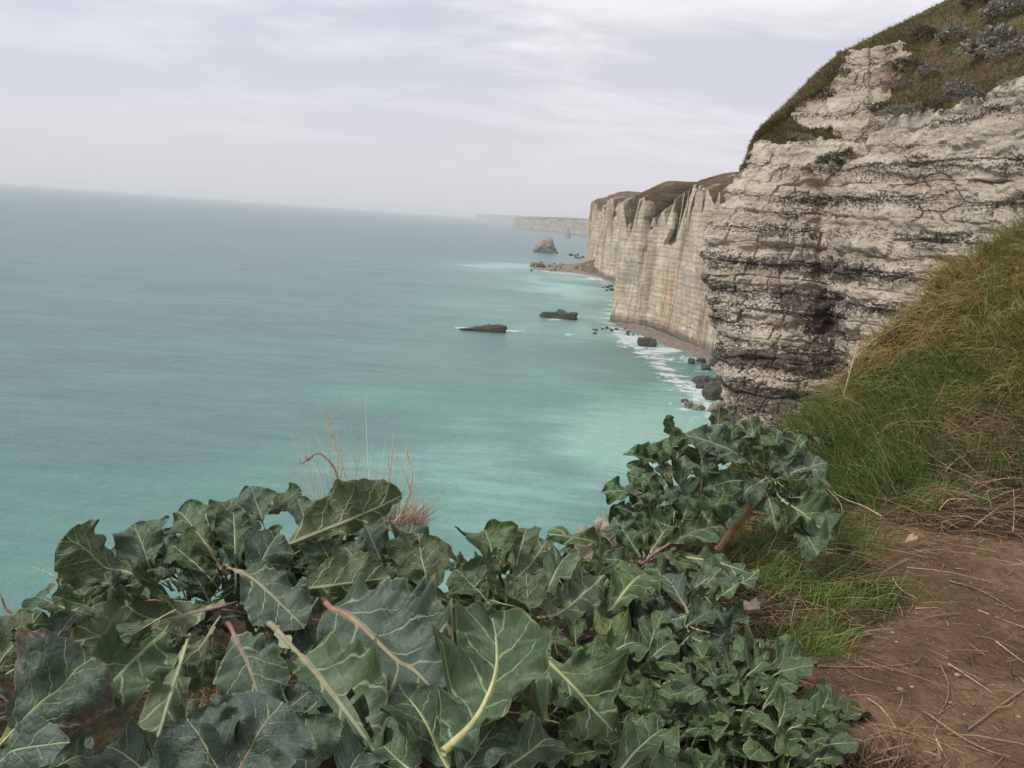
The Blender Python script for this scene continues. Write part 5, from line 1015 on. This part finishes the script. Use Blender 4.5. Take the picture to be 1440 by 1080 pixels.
tw = [([(1335, 820), (1370, 830), (1400, 845), (1430, 865)], .005, M_twig, 'thick bent twig lying on the dirt near the right edge'), ([(1287, 858), (1318, 857)], .003, M_straw, 'short pale straw in the middle of the path'), ([(1150, 940), (1210, 941), (1280, 936), (1296, 924)], .0032, M_twig, 'long reddish straw lying left to right from the grass tuft'),
      ([(1300, 1005), (1350, 1040), (1390, 1060), (1420, 1068)], .005, M_twig, 'dark long twig at the bottom of the path'), ([(1360, 1030), (1400, 1000), (1440, 972)], .004, M_twig, 'upper of two parallel twigs at the right edge'), ([(1370, 1022), (1410, 992), (1445, 968)], .003, M_straw, 'lower pale straw alongside the parallel twigs'),
      ([(1333, 936), (1365, 957), (1396, 978)], .003, M_straw, 'straight pale straw slanting across the dirt'), ([(1322, 938), (1333, 965), (1330, 990), (1318, 1008)], .003, M_twig, 'curved thin twig left of the slanting straw'), ([(1318, 1008), (1345, 990)], .0025, M_twig, 'small twig touching the foot of the curved one'),
      ([(1255, 815), (1265, 830), (1290, 845)], .003, M_straw, 'crooked straw at the edge of the short grass'), ([(1320, 720), (1335, 705), (1360, 705)], .006, M_straw, 'stout broken straw at the foot of the bank'), ([(1370, 742), (1395, 722), (1410, 710)], .004, M_straw, 'pale straw slanting up at the right of the bank foot'),
      ([(1424, 750), (1426, 720), (1425, 690)], .004, M_straw, 'upright pale straw at the right edge of the bank'), ([(1275, 800), (1330, 806), (1400, 822)], .0022, M_straw, 'hair-thin straw above the thick bent twig'), ([(1220, 985), (1240, 1000), (1262, 1030)], .0025, M_straw, 'thin straw near the brown tuft at the bottom'), ([(1315, 1040), (1330, 1070)], .0025, M_straw, 'short straw at the bottom edge of the path'),
      ([(1100, 905), (1110, 890), (1140, 900)], .003, M_straw, 'bent straw above the round grass tuft'), ([(1040, 880), (1060, 870), (1090, 885)], .004, M_twig, 'brown twig at the edge of the cabbages'), ([(1400, 905), (1440, 935)], .003, M_straw, 'straight straw by the right edge'), ([(1375, 860), (1440, 885)], .0022, M_straw, 'thin straw below the thick bent twig')]
for t_ in tw: ground_twig(*t_)
# dead cabbage leaves
def deadleaf(px_, py_, ang_, Lpx, label, mat=M_deadleaf, seed=1):
    h = ghit(px_, py_)
    if h is None: return
    L = Lpx*np.linalg.norm(h-CAM)/FPX; B = h+np.array([0, 0, .015]); T = B+L*np.array([math.cos(ang_), math.sin(ang_)*.8, .5]); V, Q, a2, uv, *_ = leaf_geo(B, T, L*.55, np.array([0.2, -.8, .7]), arch=.2, cup=.5, frill=.35, lobes=.3, seed=seed, nt=24, nv=7)
    tagset(link('dead_leaf', quads_mesh('dead_leaf', V, Q), mat), label, 'dead leaf')
deadleaf(1268, 768, .3, 26, 'curled tan dead leaf standing on the straw at the top of the path', simple('tan_dead_leaf', (.42, .28, .16), (.58, .42, .27), 60, .9, .2), 5)
deadleaf(1012, 772, 2.4, 26, 'orange rotting leaf at the foot of the leaning stem', M_deadleaf, 7)
deadleaf(1035, 755, .5, 22, 'orange-brown withered leaf hanging by the leaning stem', M_deadleaf, 8)
deadleaf(915, 835, 2.2, 30, 'yellow-brown withered leaf under the purple-stalked plant', simple('yellow_dead_leaf', (.46, .28, .08), (.60, .50, .24), 60, .9, .2), 9)
deadleaf(1030, 868, .2, 44, 'grey-brown shrivelled leaf on the straw beside the cabbage', simple('grey_dead_leaf', (.16, .13, .10), (.30, .24, .17), 60, .9, .1), 10)
deadleaf(1095, 955, 0, 45, 'pale crumpled leaf between cabbages and path', simple('pale_dead_leaf', (.22, .20, .12), (.34, .30, .18), 60, .9, .1), 11)
# brown-leaved tussock at the bottom
tp = ghit(1225, 1075)
root = empty('brown_tussock', tp); tagset(root, 'half-dead broad-bladed grass tussock at the bottom edge of the path', 'grass tussock'); rg = np.random.default_rng(5)
n = 260; q = rg.normal(0, 1, (n, 2))*np.array([.13, .05]); rt = tp+np.c_[q, np.zeros(n)]; rt[:, 2] = ground_z(rt[:, 0], rt[:, 1], False)[0]
V, Q, c = blades(rt, np.stack([rg.normal(0, .5, n), rg.normal(-.1, .4, n), np.full(n, .8)], -1), rg.normal(0, .3, (n, 3))-np.array([0, 0, .3]), rg.uniform(.05, .15, n), rg.uniform(.004, .009, n), pal(n, [(.28, .17, .11), (.40, .28, .18), (.09, .12, .04), (.18, .10, .06)], [3, 2, 1.6, 2], rg), 4, 9)
child(link('blades', quads_mesh('blades', V, Q, colr=c), M_blade), root)
# chalk knobs at the brink beside the purple-stalked plant
for i, (x_, y_, r_, lb) in enumerate(((836, 772, .13, 'pale chalk lump at the brink left of the purple-stalked cabbage'), (852, 742, .08, 'smaller chalk lump on the brink above the first'), (1052, 606, .10, 'chalk lump at the brink behind the back cabbage'))):
    p = at(x_, y_, 4.5 if i < 2 else 6.6); V, F = rockmesh((r_, r_, r_*1.5), 70+i, .3, .45, 5); o = link('chalk_lump', quads_mesh('chalk_lump', V, F), mat_rock('chalk_lump%d' % i, (.40, .355, .29), (.19, .165, .13), .12, .1)); o.location = p-np.array([0, 0, r_*.6]); tagset(o, lb, 'rock')

# ------------------------------------------------------------------ haze
def haze():
    bm = bmesh.new(); bmesh.ops.create_cube(bm, size=1); me = bpy.data.meshes.new('haze'); bm.to_mesh(me); bm.free()
    o = bpy.data.objects.new('haze', me); col.objects.link(o); o.scale = (92000, 92000, 153); o.location = (0, 0, 73.5)
    m_ = bpy.data.materials.new('haze_air'); m_.use_nodes = True; nt = m_.node_tree; nt.nodes.clear(); v = nt.nodes.new('ShaderNodeVolumePrincipled'); ot = nt.nodes.new('ShaderNodeOutputMaterial')
    v.inputs['Density'].default_value = 8e-5; v.inputs['Color'].default_value = (.97, .97, .985, 1); v.inputs['Anisotropy'].default_value = .2; nt.links.new(v.outputs[0], ot.inputs['Volume']); me.materials.append(m_)
    o['kind'] = 'stuff'
haze()
scn.cycles.max_bounces = 6; scn.cycles.diffuse_bounces = 3; scn.cycles.glossy_bounces = 2; scn.cycles.transparent_max_bounces = 6; scn.cycles.volume_bounces = 1
